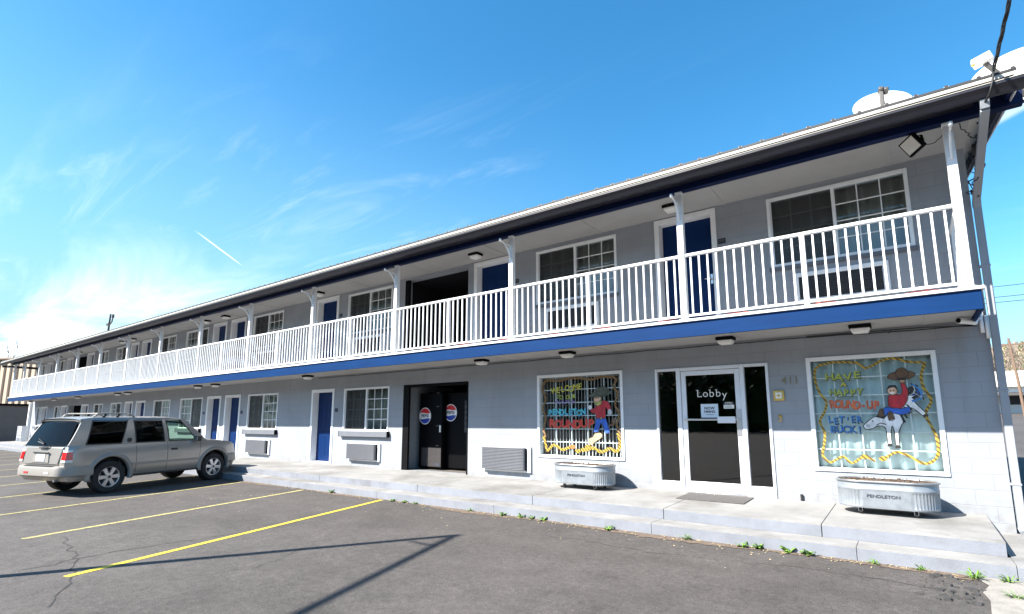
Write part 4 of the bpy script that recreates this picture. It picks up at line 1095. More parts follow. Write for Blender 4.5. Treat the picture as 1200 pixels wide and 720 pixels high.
curl((1.0, -.5, 5.1), (1.0, -.02, 4.5), -.05, .006, .08); curl((.45, -1.1, 5.16), (.72, -1.22, 5.22), .12, .005, .01); curl((.85, -1.15, 5.25), (1.02, -1.0, 5.1), .10, .006, .02)
curl((1.0, -.35, 4.75), (1.03, -.6, 4.95), .1, .012, .05, 8); curl((.99, -.02, 4.72), (1.0, -.02, 4.46), -.02, .018, .03, 6)
w.box(.98, 1.06, -.75, -.66, 4.98, 5.10, 'cable')
tag(w.build('cable_tangle', smooth=True), 'tangle of black wires looping under the eave at the corner', 'cables')
# service drop to the roof edge
random.seed(21)
w = MB(); A0 = Vector((1.13, -1.83, 5.47)); A1 = Vector((1.35, -26, 8.2))
for ph in (0, 2.1, 4.2):
    pts = []
    for i in range(241):
        t = i / 240; v = A0.lerp(A1, t); v.z -= 1.0 * 4 * t * (1 - t) * .45; a = ph + i * .6 * (1 + .0 * t)
        pts.append(v + Vector((math.cos(a) * .012, 0, math.sin(a) * .012)))
    w.tube(pts, .009, 'cable', 5)
w.tube([A0, A0 + Vector((-.01, -.02, -.06)), A0 + Vector((-.03, -.045, -.16)), A0 + Vector((-.06, -.03, -.27)), A0 + Vector((-.10, .08, -.32)), A0 + Vector((-.12, .45, -.42)), A0 + Vector((-.13, 1.1, -.60)), A0 + Vector((-.13, 1.74, -.9))], .012, 'cable', 6)
tag(w.build('service_cable', smooth=True), 'thick twisted black service cable running from the roof corner up out of view', 'cable')

# ------------------------------------------------------------------ satellite dishes
def dish(x, y, rad, ell, tilt, yaw, cz, label, arm='up'):
    zroof = rz_(y)
    r = thing('satellite_dish', label, 'satellite dish', (x, y, zroof), 0, 'white satellite dishes on the roof edge')
    rot = Matrix.Translation((0, 0, cz - zroof)) @ Matrix.Rotation(yaw, 4, 'Z') @ Matrix.Rotation(-tilt, 4, 'X')
    b2 = MB(); vs = []; n, k = 40, 7
    for side in (0, 1):
        for j in range(k + 1):
            q = j / k
            for i in range(n):
                t = 2 * math.pi * i / n; px, pz2 = rad * q * math.cos(t), rad * ell * q * math.sin(t)
                vs.append(rot @ Vector((px, .16 * rad * (1 - q * q) + side * .012, pz2)))
    fs = []
    o2 = (k + 1) * n
    for j in range(k):
        for i in range(n):
            a, c = j * n + i, j * n + (i + 1) % n
            fs.append((a, c, c + n, a + n)); fs.append((o2 + a + n, o2 + c + n, o2 + c, o2 + a))
    for i in range(n): fs.append((k * n + i, k * n + (i + 1) % n, o2 + k * n + (i + 1) % n, o2 + k * n + i))
    b2.add(vs, fs, 'dish'); b2.build('reflector', r, smooth='auto')
    a2 = MB(); ft = rot @ Vector((0, .02, -rad * ell * .92)); tip = rot @ (Vector((-.06, -rad * .75, -rad * .12)) if arm == 'up' else Vector((-.36, -rad * .75, -.02)))
    a2.tube([rot @ Vector((0, .19 * rad, 0)), ft, tip], .022 if arm == 'up' else .03, 'lnb', 8); A_ = a2.build('feed_arm', r)
    l2 = MB(); d = (rot @ Vector((0, 1, -.05)) - rot @ Vector((0, 0, 0))).normalized()
    if arm == 'up':
        l2.tube([tip - d * .05, tip + d * .04], .036, 'lnb', 12); l2.tube([tip + Vector((.06, 0, -.03)) - d * .05, tip + Vector((.06, 0, -.03)) + d * .05], .03, 'lnb', 12); l2.box(tip.x - .025, tip.x + .03, tip.y - .03, tip.y + .03, tip.z - .28, tip.z - .02, 'lnb')
    else:
        l2.bar(tip + Vector((-.095, 0, -.02)), tip + Vector((.095, 0, .04)), .09, .12, 'dish'); l2.tube([tip + Vector((-.10, -.06, -.06)), tip + Vector((-.10, -.09, -.06))], .02, 'brass', 10)
    l2.build('feed_horn', A_, bevel=.012)
    m2 = MB(); m2.tube([(0, .22, .02), (0, .22, cz - zroof - .05), rot @ Vector((0, .17 * rad, 0))], .025, 'lnb', 10); m2.box(-.12, .12, .10, .34, .0, .02, 'lnb'); m2.build('mast', r)
dish(.10, -.55, .37, .86, R(26), R(12), 6.10, 'white satellite dish on the roof above the floodlight')
dish(1.56, -.75, .54, .9, R(24), R(-8), 5.88, 'larger white satellite dish with boxy feed at the roof corner', 'box')

# ------------------------------------------------------------------ weeds
random.seed(31)
def weed(x, y, s, label, kind):
    z = gz(x, y); b2 = MB()
    n = 16 if kind == 'broad' else 26
    for k in range(n):
        a = random.uniform(0, 6.28); L_ = s * random.uniform(.35, .95); up = random.uniform(.25, 1.0); wd = (.16 if kind == 'broad' else .045) * s * random.uniform(.8, 1.4)
        d = Vector((math.cos(a), math.sin(a), 0)); sd = Vector((-d.y, d.x, 0)); o = Vector((random.uniform(-.2, .2) * s, random.uniform(-.1, .1) * s, 0))
        p0 = o; p1 = o + d * L_ * .35 + Vector((0, 0, L_ * up * .55)); p2 = o + d * L_ * .75 + Vector((0, 0, L_ * up * .8)); p3 = o + d * L_ + Vector((0, 0, L_ * up * .68))
        vs = [p0 - sd * wd * .15, p0 + sd * wd * .15, p1 - sd * wd * .7, p1 + sd * wd * .7, p2 - sd * wd, p2 + sd * wd, p3]
        b2.add(vs, [(0, 1, 3, 2), (2, 3, 5, 4), (4, 5, 6)], random.choice(['leaf', 'leaf', 'leaf2'] if kind != 'dry' else ['straw', 'leaf', 'straw']))
    o = b2.build('weed_plant', smooth=True); o.location = (x, y, z)
    so = o.modifiers.new('thick', 'SOLIDIFY'); so.thickness = .0015
    return tag(o, label, 'weed', 'weeds along the foot of the step')
W_ = [(-10.5, -2.13, .15, 'tall thin', 'grass'), (-8.45, -2.16, .09, 'small', 'broad'), (-8.1, -2.15, .08, 'small', 'broad'), (-7.8, -2.15, .08, 'low', 'broad'), (-6.4, -2.15, .09, 'small', 'grass'), (-5.65, -2.17, .11, 'low leafy', 'broad'), (-5.3, -2.15, .09, 'small', 'broad'),
      (-5.1, -2.15, .11, 'upright', 'grass'), (-4.85, -2.15, .11, 'leafy', 'broad'), (-3.66, -2.2, .11, 'small yellow-green', 'broad'), (-2.55, -2.16, .12, 'single upright', 'grass'), (-1.83, -2.17, .10, 'low spreading', 'broad'), (-1.66, -2.15, .12, 'bushy bright', 'broad'),
      (-1.32, -2.14, .12, 'bushy', 'broad'), (-1.1, -2.14, .12, 'rounded bright', 'broad'), (-.46, -2.16, .09, 'flat grassy', 'grass'), (-.06, -2.16, .09, 'flat grassy', 'grass'), (.38, -2.24, .14, 'grass tuft', 'grass'), (.64, -2.2, .12, 'grass tuft', 'grass'), (.62, -2.78, .10, 'small grass tuft', 'grass')]
for i, (x, y, s, ad, k) in enumerate(W_):
    rest = len(W_) - i
    if i == 0: lb = 'tall thin weed at the step foot beyond the end of the bright yellow line'
    elif x > .5: lb = ad + (' weed beside the step on the pale concrete slab' if y > -2.5 else ' weed in the middle of the pale concrete slab')
    else: lb = '%s weed at the step foot, %s along from the bright yellow line' % (ad, ORD[i - 1])
    weed(x, y, s, lb, k)

# ------------------------------------------------------------------ the car
random.seed(3)
hd_ = R(105.5)
fwd = Vector((math.cos(hd_), math.sin(hd_), 0)); rgt = Vector((fwd.y, -fwd.x, 0))
rr_contact = Vector((-14.84, -4.91, 0)) - fwd * .12
org = rr_contact - rgt * .84 - fwd * .95         # rear axle sits at u = .95
car = thing('parked_suv', 'silver four-door off-road estate car parked nose-in at the step', 'car', (org.x, org.y, gz(org.x, org.y) + .002), hd_)
car.rotation_euler = (0, -math.atan(.012 * math.sin(hd_)), hd_)
# local axes: x forward, y left, z up
AX = (.95, 3.65); WR = .365
def lerp(a, c, t): return a + (c - a) * t
def ztop(u):
    if u < 3.30: return 1.09
    t = (u - 3.30) / 1.25
    return 1.09 - .015 * t - .13 * t ** 2.2
def half_w(u, k): # plan shape: rounded ends
    w0 = .872 * k
    if u < .35: w0 -= .11 * k * ((.35 - u) / .35) ** 2.3
    if u > 3.9: w0 -= .20 * k * ((u - 3.9) / .58) ** 2.2
    return w0
levels = [  # fraction of height between z0 and ztop, width factor, rear u, front u
    (.00, .93, .16, 4.33), (.10, .965, .10, 4.39), (.30, .992, .06, 4.42), (.50, 1.0, .04, 4.43), (.68, .998, .05, 4.42), (.82, .985, .07, 4.39), (.93, .962, .09, 4.34), (1.0, .935, .11, 4.27)]
NU = 60
b2 = MB(); vs = []; fs = []
Z0 = .33
def ring(fr, k, ur, uf):
    pts = []
    for i in range(NU + 1):
        t = i / NU; tt = .5 - .5 * math.cos(math.pi * t); u = lerp(ur, uf, lerp(t, tt, .5))
        pts.append((u, -half_w(u, k), lerp(Z0, ztop(u), fr)))
    return pts
rings = [ring(*l) for l in levels]
n1 = NU + 1
allv = []
for rg in rings:
    allv += rg                                     # right side, rear to front
    allv += [(u, -y, z) for u, y, z in reversed(rg)]  # left side, front to rear
n2 = 2 * n1
for j in range(len(levels) - 1):
    for i in range(n2):
        a, c = j * n2 + i, j * n2 + (i + 1) % n2
        fs.append((a, c, c + n2, a + n2))
b2.add(allv, fs, 'carpaint')
# top (bonnet, cowl, belt) with crown
top = rings[-1]; tv = []; K = 8
for (u, y, z) in top:
    for q in range(K + 1):
        s = q / K * 2 - 1; tv.append((u, -y * s, z + .045 * (1 - s * s) * (1 if u > 3.2 else .3)))
b2.add(tv, [(i * (K + 1) + q, i * (K + 1) + q + 1, (i + 1) * (K + 1) + q + 1, (i + 1) * (K + 1) + q) for i in range(NU) for q in range(K)], 'carpaint')
bot = [(u, y, z) for u, y, z in rings[0]]
b2.add([p for u, y, z in bot for p in ((u, y, z), (u, -y, z))], [(2 * i, 2 * i + 1, 2 * i + 3, 2 * i + 2) for i in range(NU)], 'carblack')
body = b2.build('body', car, smooth='auto')
bm = bmesh.new(); bm.from_mesh(body.data); bmesh.ops.remove_doubles(bm, verts=bm.verts, dist=.0015); bmesh.ops.recalc_face_normals(bm, faces=bm.faces); bm.to_mesh(body.data); bm.free()
# wheel arches cut out of the body
cutters = []
for u in AX:
    for s in (-1, 1):
        c = MB(); c.tube([(u, s * .56, WR + .03), (u, s * 1.1, WR + .03)], .455, 'carblack', 40)
        cutters.append(c.build('arch_cutter'))
for c in cutters:
    c.parent = car
dg = bpy.context.evaluated_depsgraph_get()
for c in cutters:
    md = body.modifiers.new('cut', 'BOOLEAN'); md.operation = 'DIFFERENCE'; md.solver = 'EXACT'; md.object = c
bpy.context.view_layer.update(); dg = bpy.context.evaluated_depsgraph_get()
nm = bpy.data.meshes.new_from_object(body.evaluated_get(dg)); body.modifiers.clear(); body.data = nm; nm.name = 'body'
for c in cutters:
    bpy.data.objects.remove(c)
try: nm.set_sharp_from_angle(angle=R(38))
except Exception: pass
# flared arches
for ui, u in enumerate(AX):
    for s in (-1, 1):
        f = MB(); ns = 26; vs = []
        for i in range(ns + 1):
            a = R(-22 + 224 * i / ns); ca, sa = math.cos(a), math.sin(a)
            yb = half_w(min(max(u + .5 * ca, .1), 4.4), .985)
            for (rr, yy) in ((.425, yb - .06), (.428, yb + .030), (.455, yb + .036), (.515, yb + .012), (.525, yb - .03)):
                vs.append((u + rr * ca, s * yy, max(.30, WR + .03 + rr * sa)))
        f.add(vs, [(i * 5 + k, i * 5 + k + 1, i * 5 + k + 6, i * 5 + k + 5) for i in range(ns) for k in range(4)], 'cladding')
        f.build('wheel_arch_flare', car, smooth=True)
# greenhouse
zb, zt = 1.085, 1.655
def side_pt(ub, ut, t, s=-1):
    yb_, yt = .82, .69
    bow = .018 * math.sin(math.pi * t)
    return Vector((lerp(ub, ut, t), s * (lerp(yb_, yt, t) + bow - (.06 * max(0, (.5 - lerp(ub, ut, t)) / .5) ** 2)), lerp(zb, zt, t)))
def side_strip(mb, ub0, ub1, ut0, ut1, s, m, t0=0, t1=1, th=.03, off=0, n=6):
    vs = []
    for i in range(n + 1):
        t = lerp(t0, t1, i / n)
        for (ub, ut) in ((ub0, ut0), (ub1, ut1)):
            p = side_pt(ub, ut, t, s); vs.append(p + Vector((0, s * off, 0))); vs.append(p + Vector((0, s * (off - th), 0)))
    fs = []
    for i in range(n):
        a = 4 * i
        fs += [(a, a + 2, a + 6, a + 4), (a + 1, a + 5, a + 7, a + 3), (a, a + 4, a + 5, a + 1), (a + 2, a + 3, a + 7, a + 6)]
    fs += [(0, 1, 3, 2), (4 * n, 4 * n + 2, 4 * n + 3, 4 * n + 1)]
    mb.add(vs, fs, m)
gh = MB()
wins = [(.40, 1.16, .57, 1.34, 'carglass'), (1.50, 2.22, 1.47, 2.17, 'carglass'), (2.33, 3.12, 2.27, 2.66, 'carglasslight')]
for s in (-1, 1):
    for (a, c, d, e) in ((.08, .40, .36, .57), (1.16, 1.50, 1.34, 1.47), (2.22, 2.33, 2.17, 2.27), (3.12, 3.40, 2.66, 2.80)):
        side_strip(gh, a, c, d, e, s, 'carpaint')
    side_strip(gh, .08, 3.40, .08 + (.36) * 0, 3.40, s, 'carpaint', 0, .045, .03, .001)
# roof with rounded edges and side rails above the glass
rs = []
for i in range(25):
    u = lerp(.30, 2.86, i / 24); row = []
    for q in range(17):
        a = q / 16 * 2 - 1; yy = .735 * a; edge = max(0, (abs(a) - .82) / .18)
        row.append((u, yy * (1 - .05 * edge), 1.735 - .03 * a * a - .085 * edge ** 2 - .045 * (max(0, (.70 - u) / .4)) ** 2 - .075 * (max(0, (u - 2.3) / .56)) ** 2))
    rs.append(row)
gh.add([p for r_ in rs for p in r_], [(i * 17 + q, (i + 1) * 17 + q, (i + 1) * 17 + q + 1, i * 17 + q + 1) for i in range(24) for q in range(16)], 'carpaint')
gh.add([(u, y * .97, z - .045) for r_ in rs for (u, y, z) in r_], [(i * 17 + q, i * 17 + q + 1, (i + 1) * 17 + q + 1, (i + 1) * 17 + q) for i in range(24) for q in range(16)], 'carint')
gh.box(.325, .40, -.68, .68, 1.60, 1.665, 'carpaint')
gh.build('cabin_frame', car, smooth='auto')
for s in (-1, 1):
    for (a, c, d, e, gm) in wins:
        w = MB(); side_strip(w, a - .01, c + .01, d - .01, e + .01, s, gm, .05, .985, .004, -.010)
        w.build('side_window', car, smooth='auto')
        w = MB()
        for (p, q, pp, qq) in ((a - .008, a + .018, d - .008, d + .018), (c - .018, c + .008, e - .018, e + .008)): side_strip(w, p, q, pp, qq, s, 'carblack', .04, .985, .008, .003)
        side_strip(w, a, c, a + .0 + (d - a) * .06, c + (e - c) * .06, s, 'carblack', .035, .07, .008, .004)
        w.build('window_seal', car)
# windscreen and tailgate glass
w = MB(); n = 8; vs = []
for i in range(n + 1):
    t = i / n
    for q in range(9):
        a = q / 8 * 2 - 1; hw = lerp(.77, .62, t); vs.append((lerp(3.42, 2.82, t) + .06 * (1 - a * a), hw * a, lerp(1.10, 1.665, t)))
w.add(vs, [(i * 9 + q, i * 9 + q + 1, (i + 1) * 9 + q + 1, (i + 1) * 9 + q) for i in range(n) for q in range(8)], 'carglasslight'); w.build('windscreen', car, smooth=True)
w = MB(); vs = []
for i in range(n + 1):
    t = i / n
    for q in range(9):
        a = q / 8 * 2 - 1; hw = lerp(.735, .60, t); vs.append((lerp(.085, .335, t) - .03 * (1 - a * a), hw * a, lerp(1.10, 1.625, t)))
w.add(vs, [(i * 9 + q, (i + 1) * 9 + q, (i + 1) * 9 + q + 1, i * 9 + q + 1) for i in range(n) for q in range(8)], 'carglass'); w.build('rear_window', car, smooth=True)
# tailgate: pressed panel, plate recess, handle trim
tg = MB()
tg.hexa([(.012, -.60, .70), (.012, .60, .70), (.05, .60, .70), (.05, -.60, .70)], [(.062, -.66, 1.07), (.062, .66, 1.07), (.10, .66, 1.07), (.10, -.66, 1.07)], 'carpaint')
tgo = tg.build('tailgate', car, bevel=.02, seg=3)
q = MB(); q.hexa([(.004, -.30, .735), (.004, .30, .735), (.03, .30, .735), (.03, -.30, .735)], [(.020, -.25, .945), (.020, .25, .945), (.06, .25, .945), (.06, -.25, .945)], 'cladding'); q.bar((.012, -.27, .95), (.012, .27, .95), .03, .025, 'carblack'); q.build('plate_recess', tgo, bevel=.006)
q = MB(); q.hexa([(-.003, -.155, .765), (-.003, .155, .765), (.006, .155, .765), (.006, -.155, .765)], [(.008, -.155, .915), (.008, .155, .915), (.02, .155, .915), (.02, -.155, .915)], 'plate'); q.bar((-.003, -.10, .84), (-.003, .10, .84), .004, .05, 'paper'); q.build('licence_plate', tgo)
q = MB(); q.tube([(.055, .05, 1.075), (.035, -.10, 1.055), (.035, -.16, 1.06), (.05, -.22, 1.085)], .014, 'carblack', 8); q.bar((.03, .12, 1.05), (.03, -.12, 1.05), .02, .025, 'carblack'); q.build('tailgate_handle', tgo)
q = MB(); q.tube([(.09, .0, 1.12), (.045, .0, 1.14), (.12, .34, 1.24)], .009, 'carblack', 6); q.tube([(.06, .02, 1.13), (.09, .30, 1.18)], .012, 'carblack', 6); q.build('rear_wiper', car)
# bumpers
def bumper(front):
    b3 = MB(); pts = []
    for i in range(25):
        a = i / 24 * 2 - 1; y = .885 * a
        d = .0 + .26 * max(0, (abs(a) - .72) / .28) ** 2
        pts.append(((4.49 - d) if front else (-.045 + d), y))
    base_ = .26
    ext = [((4.49 - .26 - .06 * k) if front else (-.045 + .26 + .09 * k), .885 + .003 * k) for k in range(1, 4 if front else 5)]
    pts = [(u, -y) for u, y in reversed(ext)] + pts + ext
    prof = [(.09, .42), (.0, .46), (-.0, .60), (.02, .655), (.12, .675)]
    vs = []
    for i, (u, y) in enumerate(pts):
        tt = min(1, max(0, (abs(y) - .70) / .18))       # profile turns from facing the end to facing the side
        for (o, z) in prof: vs.append((u + (-o if front else o) * (1 - tt), y - math.copysign(o * .6 * tt, y), z + (.03 if front else 0)))
    k = len(prof)
    b3.add(vs, [(i * k + j, i * k + j + 1, (i + 1) * k + j + 1, (i + 1) * k + j) for i in range(len(pts) - 1) for j in range(k - 1)], 'cladding')
    for s in ():
        if front: b3.box(3.98 + .2, 4.32, s * .855 - .02, s * .855 + .02, .44, .70, 'cladding')
        else: b3.hexa([(.2, s * .868, .42), (.56, s * .868, .42), (.56, s * .892, .42), (.2, s * .892, .42)], [(.2, s * .868, .672), (.46, s * .868, .672), (.46, s * .892, .672), (.2, s * .892, .672)], 'cladding')
    o = b3.build('front_bumper' if front else 'rear_bumper', car, smooth='auto')
    if not front:
        for s in (-1, 1):
            q2 = MB(); q2.box(-.052, -.03, s * .36 - .075, s * .36 + .075, .505, .545, 'lampclear' if s < 0 else 'taillight'); q2.build('reflector', o)
        q2 = MB(); q2.box(-.03, .06, -.50, .50, .657, .668, 'carblack'); q2.build('step_pad', o)
bumper(False); bumper(True)
# lights
def bw(u, z):
    fr = max(0, min(1, (z - Z0) / (ztop(u) - Z0)))
    for l0, l1 in zip(levels[:-1], levels[1:]):
        if fr <= l1[0] + 1e-9:
            t = (fr - l0[0]) / (l1[0] - l0[0]); return half_w(u, lerp(l0[1], l1[1], t)), lerp(l0[2], l1[2], t)
    return half_w(u, levels[-1][1]), levels[-1][2]
def lamp_band(mb, s, z0_, z1_, m, off):
    vs = []; n = 9
    for z in (z0_, z1_):
        w_, ur = bw(.05, z)
        path = [(ur - off, w_ * .86), (ur - off, w_ * .97), (ur - off * .5, w_ + off * .8)] + [(u, bw(u, z)[0] + off) for u in (.08, .10, .12, .14, .155)] + [(.16, bw(.16, z)[0] - .01)]
        vs += [(u, s * y, z) for u, y in path]
    mb.add(vs, [(i, i + 1, i + n, i + n + 1)[:2] + (i + n + 1, i + n) for i in range(n - 1)], m)
for s in (-1, 1):
    q = MB(); lamp_band(q, s, .795, .965, 'taillight', .016); tl = q.build('tail_light', car, smooth='auto')
    q = MB(); lamp_band(q, s, .745, .797, 'lampclear', .0155); lamp_band(q, s, .963, 1.01, 'lampclear', .0155); q.build('reversing_lens', tl, smooth='auto')
    q = MB(); q.box(4.20, 4.37, s * .62 - .12, s * .62 + .12, .80, .95, 'lampclear'); q.build('headlight', car, bevel=.02, seg=3)
q = MB(); q.box(4.34, 4.43, -.45, .45, .79, .95, 'carblack'); q.build('grille', car, bevel=.01)
# wheels
wp = thing('wheel', None, None); wp.parent = car
def wheel_parts():
    t = MB(); pr = [(.225, -.10), (.25, -.115), (.33, -.118), (.355, -.10), (.365, -.06), (.365, .06), (.355, .10), (.33, .118), (.25, .115), (.225, .10)]
    n = 48; vs = []
    for i in range(n):
        a = 2 * math.pi * i / n
        for (r_, y) in pr: vs.append((r_ * math.cos(a), y, r_ * math.sin(a)))
    k = len(pr)
    t.add(vs, [(i * k + j, i * k + (j + 1) % k, ((i + 1) % n) * k + (j + 1) % k, ((i + 1) % n) * k + j) for i in range(n) for j in range(k)], 'tyre')
    ty = t.build('tyre', wp, smooth='auto')
    rm = MB(); pr = [(.228, -.105), (.215, -.10), (.205, -.06), (.20, .08), (.228, .10)]; vs = []
    for i in range(n):
        a = 2 * math.pi * i / n
        for (r_, y) in pr: vs.append((r_ * math.cos(a), y, r_ * math.sin(a)))
    k = len(pr); rm.add(vs, [(i * k + j, i * k + j + 1, ((i + 1) % n) * k + j + 1, ((i + 1) % n) * k + j) for i in range(n) for j in range(k - 1)], 'rim')
    rm.tube([(0, -.02, 0), (0, -.005, 0)], .205, 'carblack', 40)
    for q_ in range(6):
        a = 2 * math.pi * q_ / 6 + .26; ca, sa = math.cos(a), math.sin(a)
        def P_(r_, y, off): return (r_ * ca - off * sa, y, r_ * sa + off * ca)
        rm.hexa([P_(.04, -.06, -.035), P_(.04, -.06, .035), P_(.04, -.10, .03), P_(.04, -.10, -.03)], [P_(.213, -.065, -.052), P_(.213, -.065, .052), P_(.213, -.098, .042), P_(.213, -.098, -.042)], 'rim')
    rm.tube([(0, -.06, 0), (0, -.108, 0)], .058, 'rim', 20); rm.tube([(0, -.108, 0), (0, -.114, 0)], .034, 'lnb', 18)
    ri = rm.build('rim', wp, smooth='auto')
    return ty, ri
ty, ri = wheel_parts()
fw_ = True
for u in AX:
    for s in (-1, 1):
        if fw_: o = wp; fw_ = False
        else:
            o = wp.copy(); COL.objects.link(o)
            for ch in (ty, ri):
                c = ch.copy(); COL.objects.link(c); c.parent = o
        o.location = (u, s * .735, WR); o.rotation_euler = (0, random.uniform(0, 1), 0 if s < 0 else math.pi)
# underside, liners, side steps, seams, handles, mirrors, rack
q = MB()
for u in AX:
    for s in (-1, 1):
        vs = []
        for i in range(17):
            a = R(-10 + 200 * i / 16); vs += [(u + .45 * math.cos(a), s * .56, WR + .03 + .45 * math.sin(a)), (u + .45 * math.cos(a), s * .84, WR + .03 + .45 * math.sin(a))]
        q.add(vs, [(2 * i, 2 * i + 1, 2 * i + 3, 2 * i + 2) for i in range(16)], 'carblack')
q.box(.5, 4.2, -.5, .5, .30, .34, 'carblack'); q.box(.25, .55, -.4, .4, .33, .42, 'carblack')
q.tube([(.95, -.62, .34), (.95, .62, .34)], .05, 'carblack', 10); q.tube([(3.65, -.62, .34), (3.65, .62, .34)], .045, 'carblack', 10); q.tube([(.06, -.45, .35), (.9, -.40, .36)], .028, 'steel', 8)
q.tube([(1.2, -.1, .30), (2.6, -.1, .30)], .05, 'carblack', 8)
q.build('underbody', car)
for s in (-1, 1):
    q = MB(); q.box(1.48, 3.14, s * .80 - .10, s * .80 + .10, .335, .375, 'carblack'); q.build('side_step', car, bevel=.012)
    q = MB()
    for (u0, z0_, u1, z1_) in ((1.52, .42, 1.50, 1.08), (2.28, .42, 2.28, 1.08), (3.16, .40, 3.20, 1.06)):
        for k in range(8):
            t0, t1 = k / 8, (k + 1) / 8; ua, ub_, za, zb_ = lerp(u0, u1, t0), lerp(u0, u1, t1), lerp(z0_, z1_, t0), lerp(z0_, z1_, t1)
            q.bar((ua, s * (bw(ua, za)[0] + .0005), za), (ub_, s * (bw(ub_, zb_)[0] + .0005), zb_), .008, .006, 'carblack')
    q.bar((1.42, s * half_w(1.5, 1.004), .62), (3.17, s * half_w(3, 1.004), .62), .008, .05, 'cladding')
    q.build('door_seam', car)
    q = MB(); q.box(2.37, 2.54, s * .862 - .018, s * .862 + .018, .885, .935, 'carblack'); q.build('door_handle', car, bevel=.008)
    q = MB(); pp = side_pt(1.335, 1.40, .16, s); q.tube([pp, pp + Vector((0, s * .012, 0))], .055, 'carblack', 16); q.build('rear_door_handle', car)
    q = MB(); q.box(2.98, 3.10, s * .93 - .09, s * .93 + .09, 1.08, 1.21, 'carblack'); q.bar((3.08, s * .80, 1.10), (3.06, s * .86, 1.13), .04, .04, 'carblack'); mo = q.build('wing_mirror', car, bevel=.025, seg=3)
    q = MB(); q.box(2.972, 2.979, s * .93 - .075, s * .93 + .075, 1.095, 1.195, 'steel'); q.build('mirror_glass', mo)
for s in (-1, 1):
    q = MB()
    q.tube([(.62, s * .56, 1.69), (.74, s * .56, 1.795), (.9, s * .56, 1.80), (1.3, s * .56, 1.80), (1.46, s * .56, 1.785), (1.58, s * .56, 1.715)], .018, 'cladding', 8)
    for u in (.92, 1.22): q.bar((u - .06, s * .56, 1.70), (u, s * .56, 1.795), .03, .05, 'carblack')
    q.build('rack_rail', car, smooth=True)
q = MB()
for u in (.76, 1.0, 1.24, 1.44): q.bar((u, -.55, 1.80), (u, .55, 1.80), .036, .022, 'cladding')
q.build('rack_crossbar', car, bevel=.006)
# seats, dash, floor
q = MB(); q.box(.45, 3.3, -.70, .70, .50, .56, 'carint')
for (u, ys_) in ((2.25, (-.36, .36)), (1.25, (-.42, 0, .42))):
    for y in ys_:
        q.hexa([(u, y - .22, .60), (u + .5, y - .22, .60), (u + .5, y + .22, .60), (u, y + .22, .60)], [(u, y - .22, .78), (u + .5, y - .22, .80), (u + .5, y + .22, .80), (u, y + .22, .78)], 'carint')
        q.hexa([(u - .02, y - .22, .74), (u + .12, y - .22, .74), (u + .12, y + .22, .74), (u - .02, y + .22, .74)], [(u - .20, y - .20, 1.26), (u - .09, y - .20, 1.26), (u - .09, y + .20, 1.26), (u - .20, y + .20, 1.26)], 'carint')
        q.box(u - .22, u - .12, y - .12, y + .12, 1.30, 1.46, 'carint')
q.hexa([(2.95, -.72, .80), (3.35, -.72, .80), (3.35, .72, .80), (2.95, .72, .80)], [(3.02, -.72, 1.06), (3.38, -.72, 1.10), (3.38, .72, 1.10), (3.02, .72, 1.06)], 'carint')
pts = [(2.88 + .05 * math.sin(t), .36 + .18 * math.cos(t), 1.02 + .17 * math.sin(t)) for t in [2 * math.pi * i / 20 for i in range(22)]]
q.tube(pts, .015, 'carblack', 6, caps=False)
q.build('interior', car, bevel=.03)

# ------------------------------------------------------------------ far left
r = thing('warehouse', 'tall tan ribbed-metal building behind the far left end of the motel', 'building', (-64, 6, 0), R(-65))
w = MB(); y = -30
w.box(-9, -.06, -30, 24, -.5, 7.7, 'tandark')
k = 0
while y < 23:
    w.hexa([(-.059, y + .08, -.5), (.06, y + .14, -.5), (.06, y + .50, -.5), (-.059, y + .56, -.5)], [(-.059, y + .08, 7.7), (.06, y + .14, 7.7), (.06, y + .50, 7.7), (-.059, y + .56, 7.7)], 'tan'); y += .78
w.build('wall', r)
w = MB(); w.hexa([(-9.2, -30.3, 7.7), (.25, -30.3, 7.7), (.25, 24.3, 7.7), (-9.2, 24.3, 7.7)], [(-9.2, -30.3, 8.0), (.25, -30.3, 7.85), (.25, 24.3, 7.85), (-9.2, 24.3, 8.0)], 'tandark'); w.build('roof', r)
r = thing('shed', 'low flat-roofed grey-brown shed at the far left beyond the porch end', 'shed', (-52.2, 0, 0))
w = MB(); w.box(-5, 0, -9, 2.6, -.3, 2.70, 'shedgrey'); w.build('wall', r)
w = MB(); w.box(-5.15, .12, -9.15, 2.75, 2.70, 2.85, 'black'); w.build('roof_edge', r)
w = MB(); w.box(-51.9, -47.4, -2.6, .6, -.2, .16, 'oldconc'); tag(w.build('kerb', bevel=.02), kind='structure')
r = thing('slatted_rack', 'white slatted metal rack at the far left end of the porch', 'rack', (-46.6, -.55, .28))
w = MB()
for z in (.25, .45, .65, .85): w.box(-.5, .5, -.02, .02, z, z + .10, 'white')
w.build('slats', r)
w = MB()
for x in (-.5, .46): w.box(x, x + .05, -.06, .20, 0, 1.0, 'white')
w.box(-.46, .47, .10, .14, .08, .12, 'white')
w.build('frame', r)
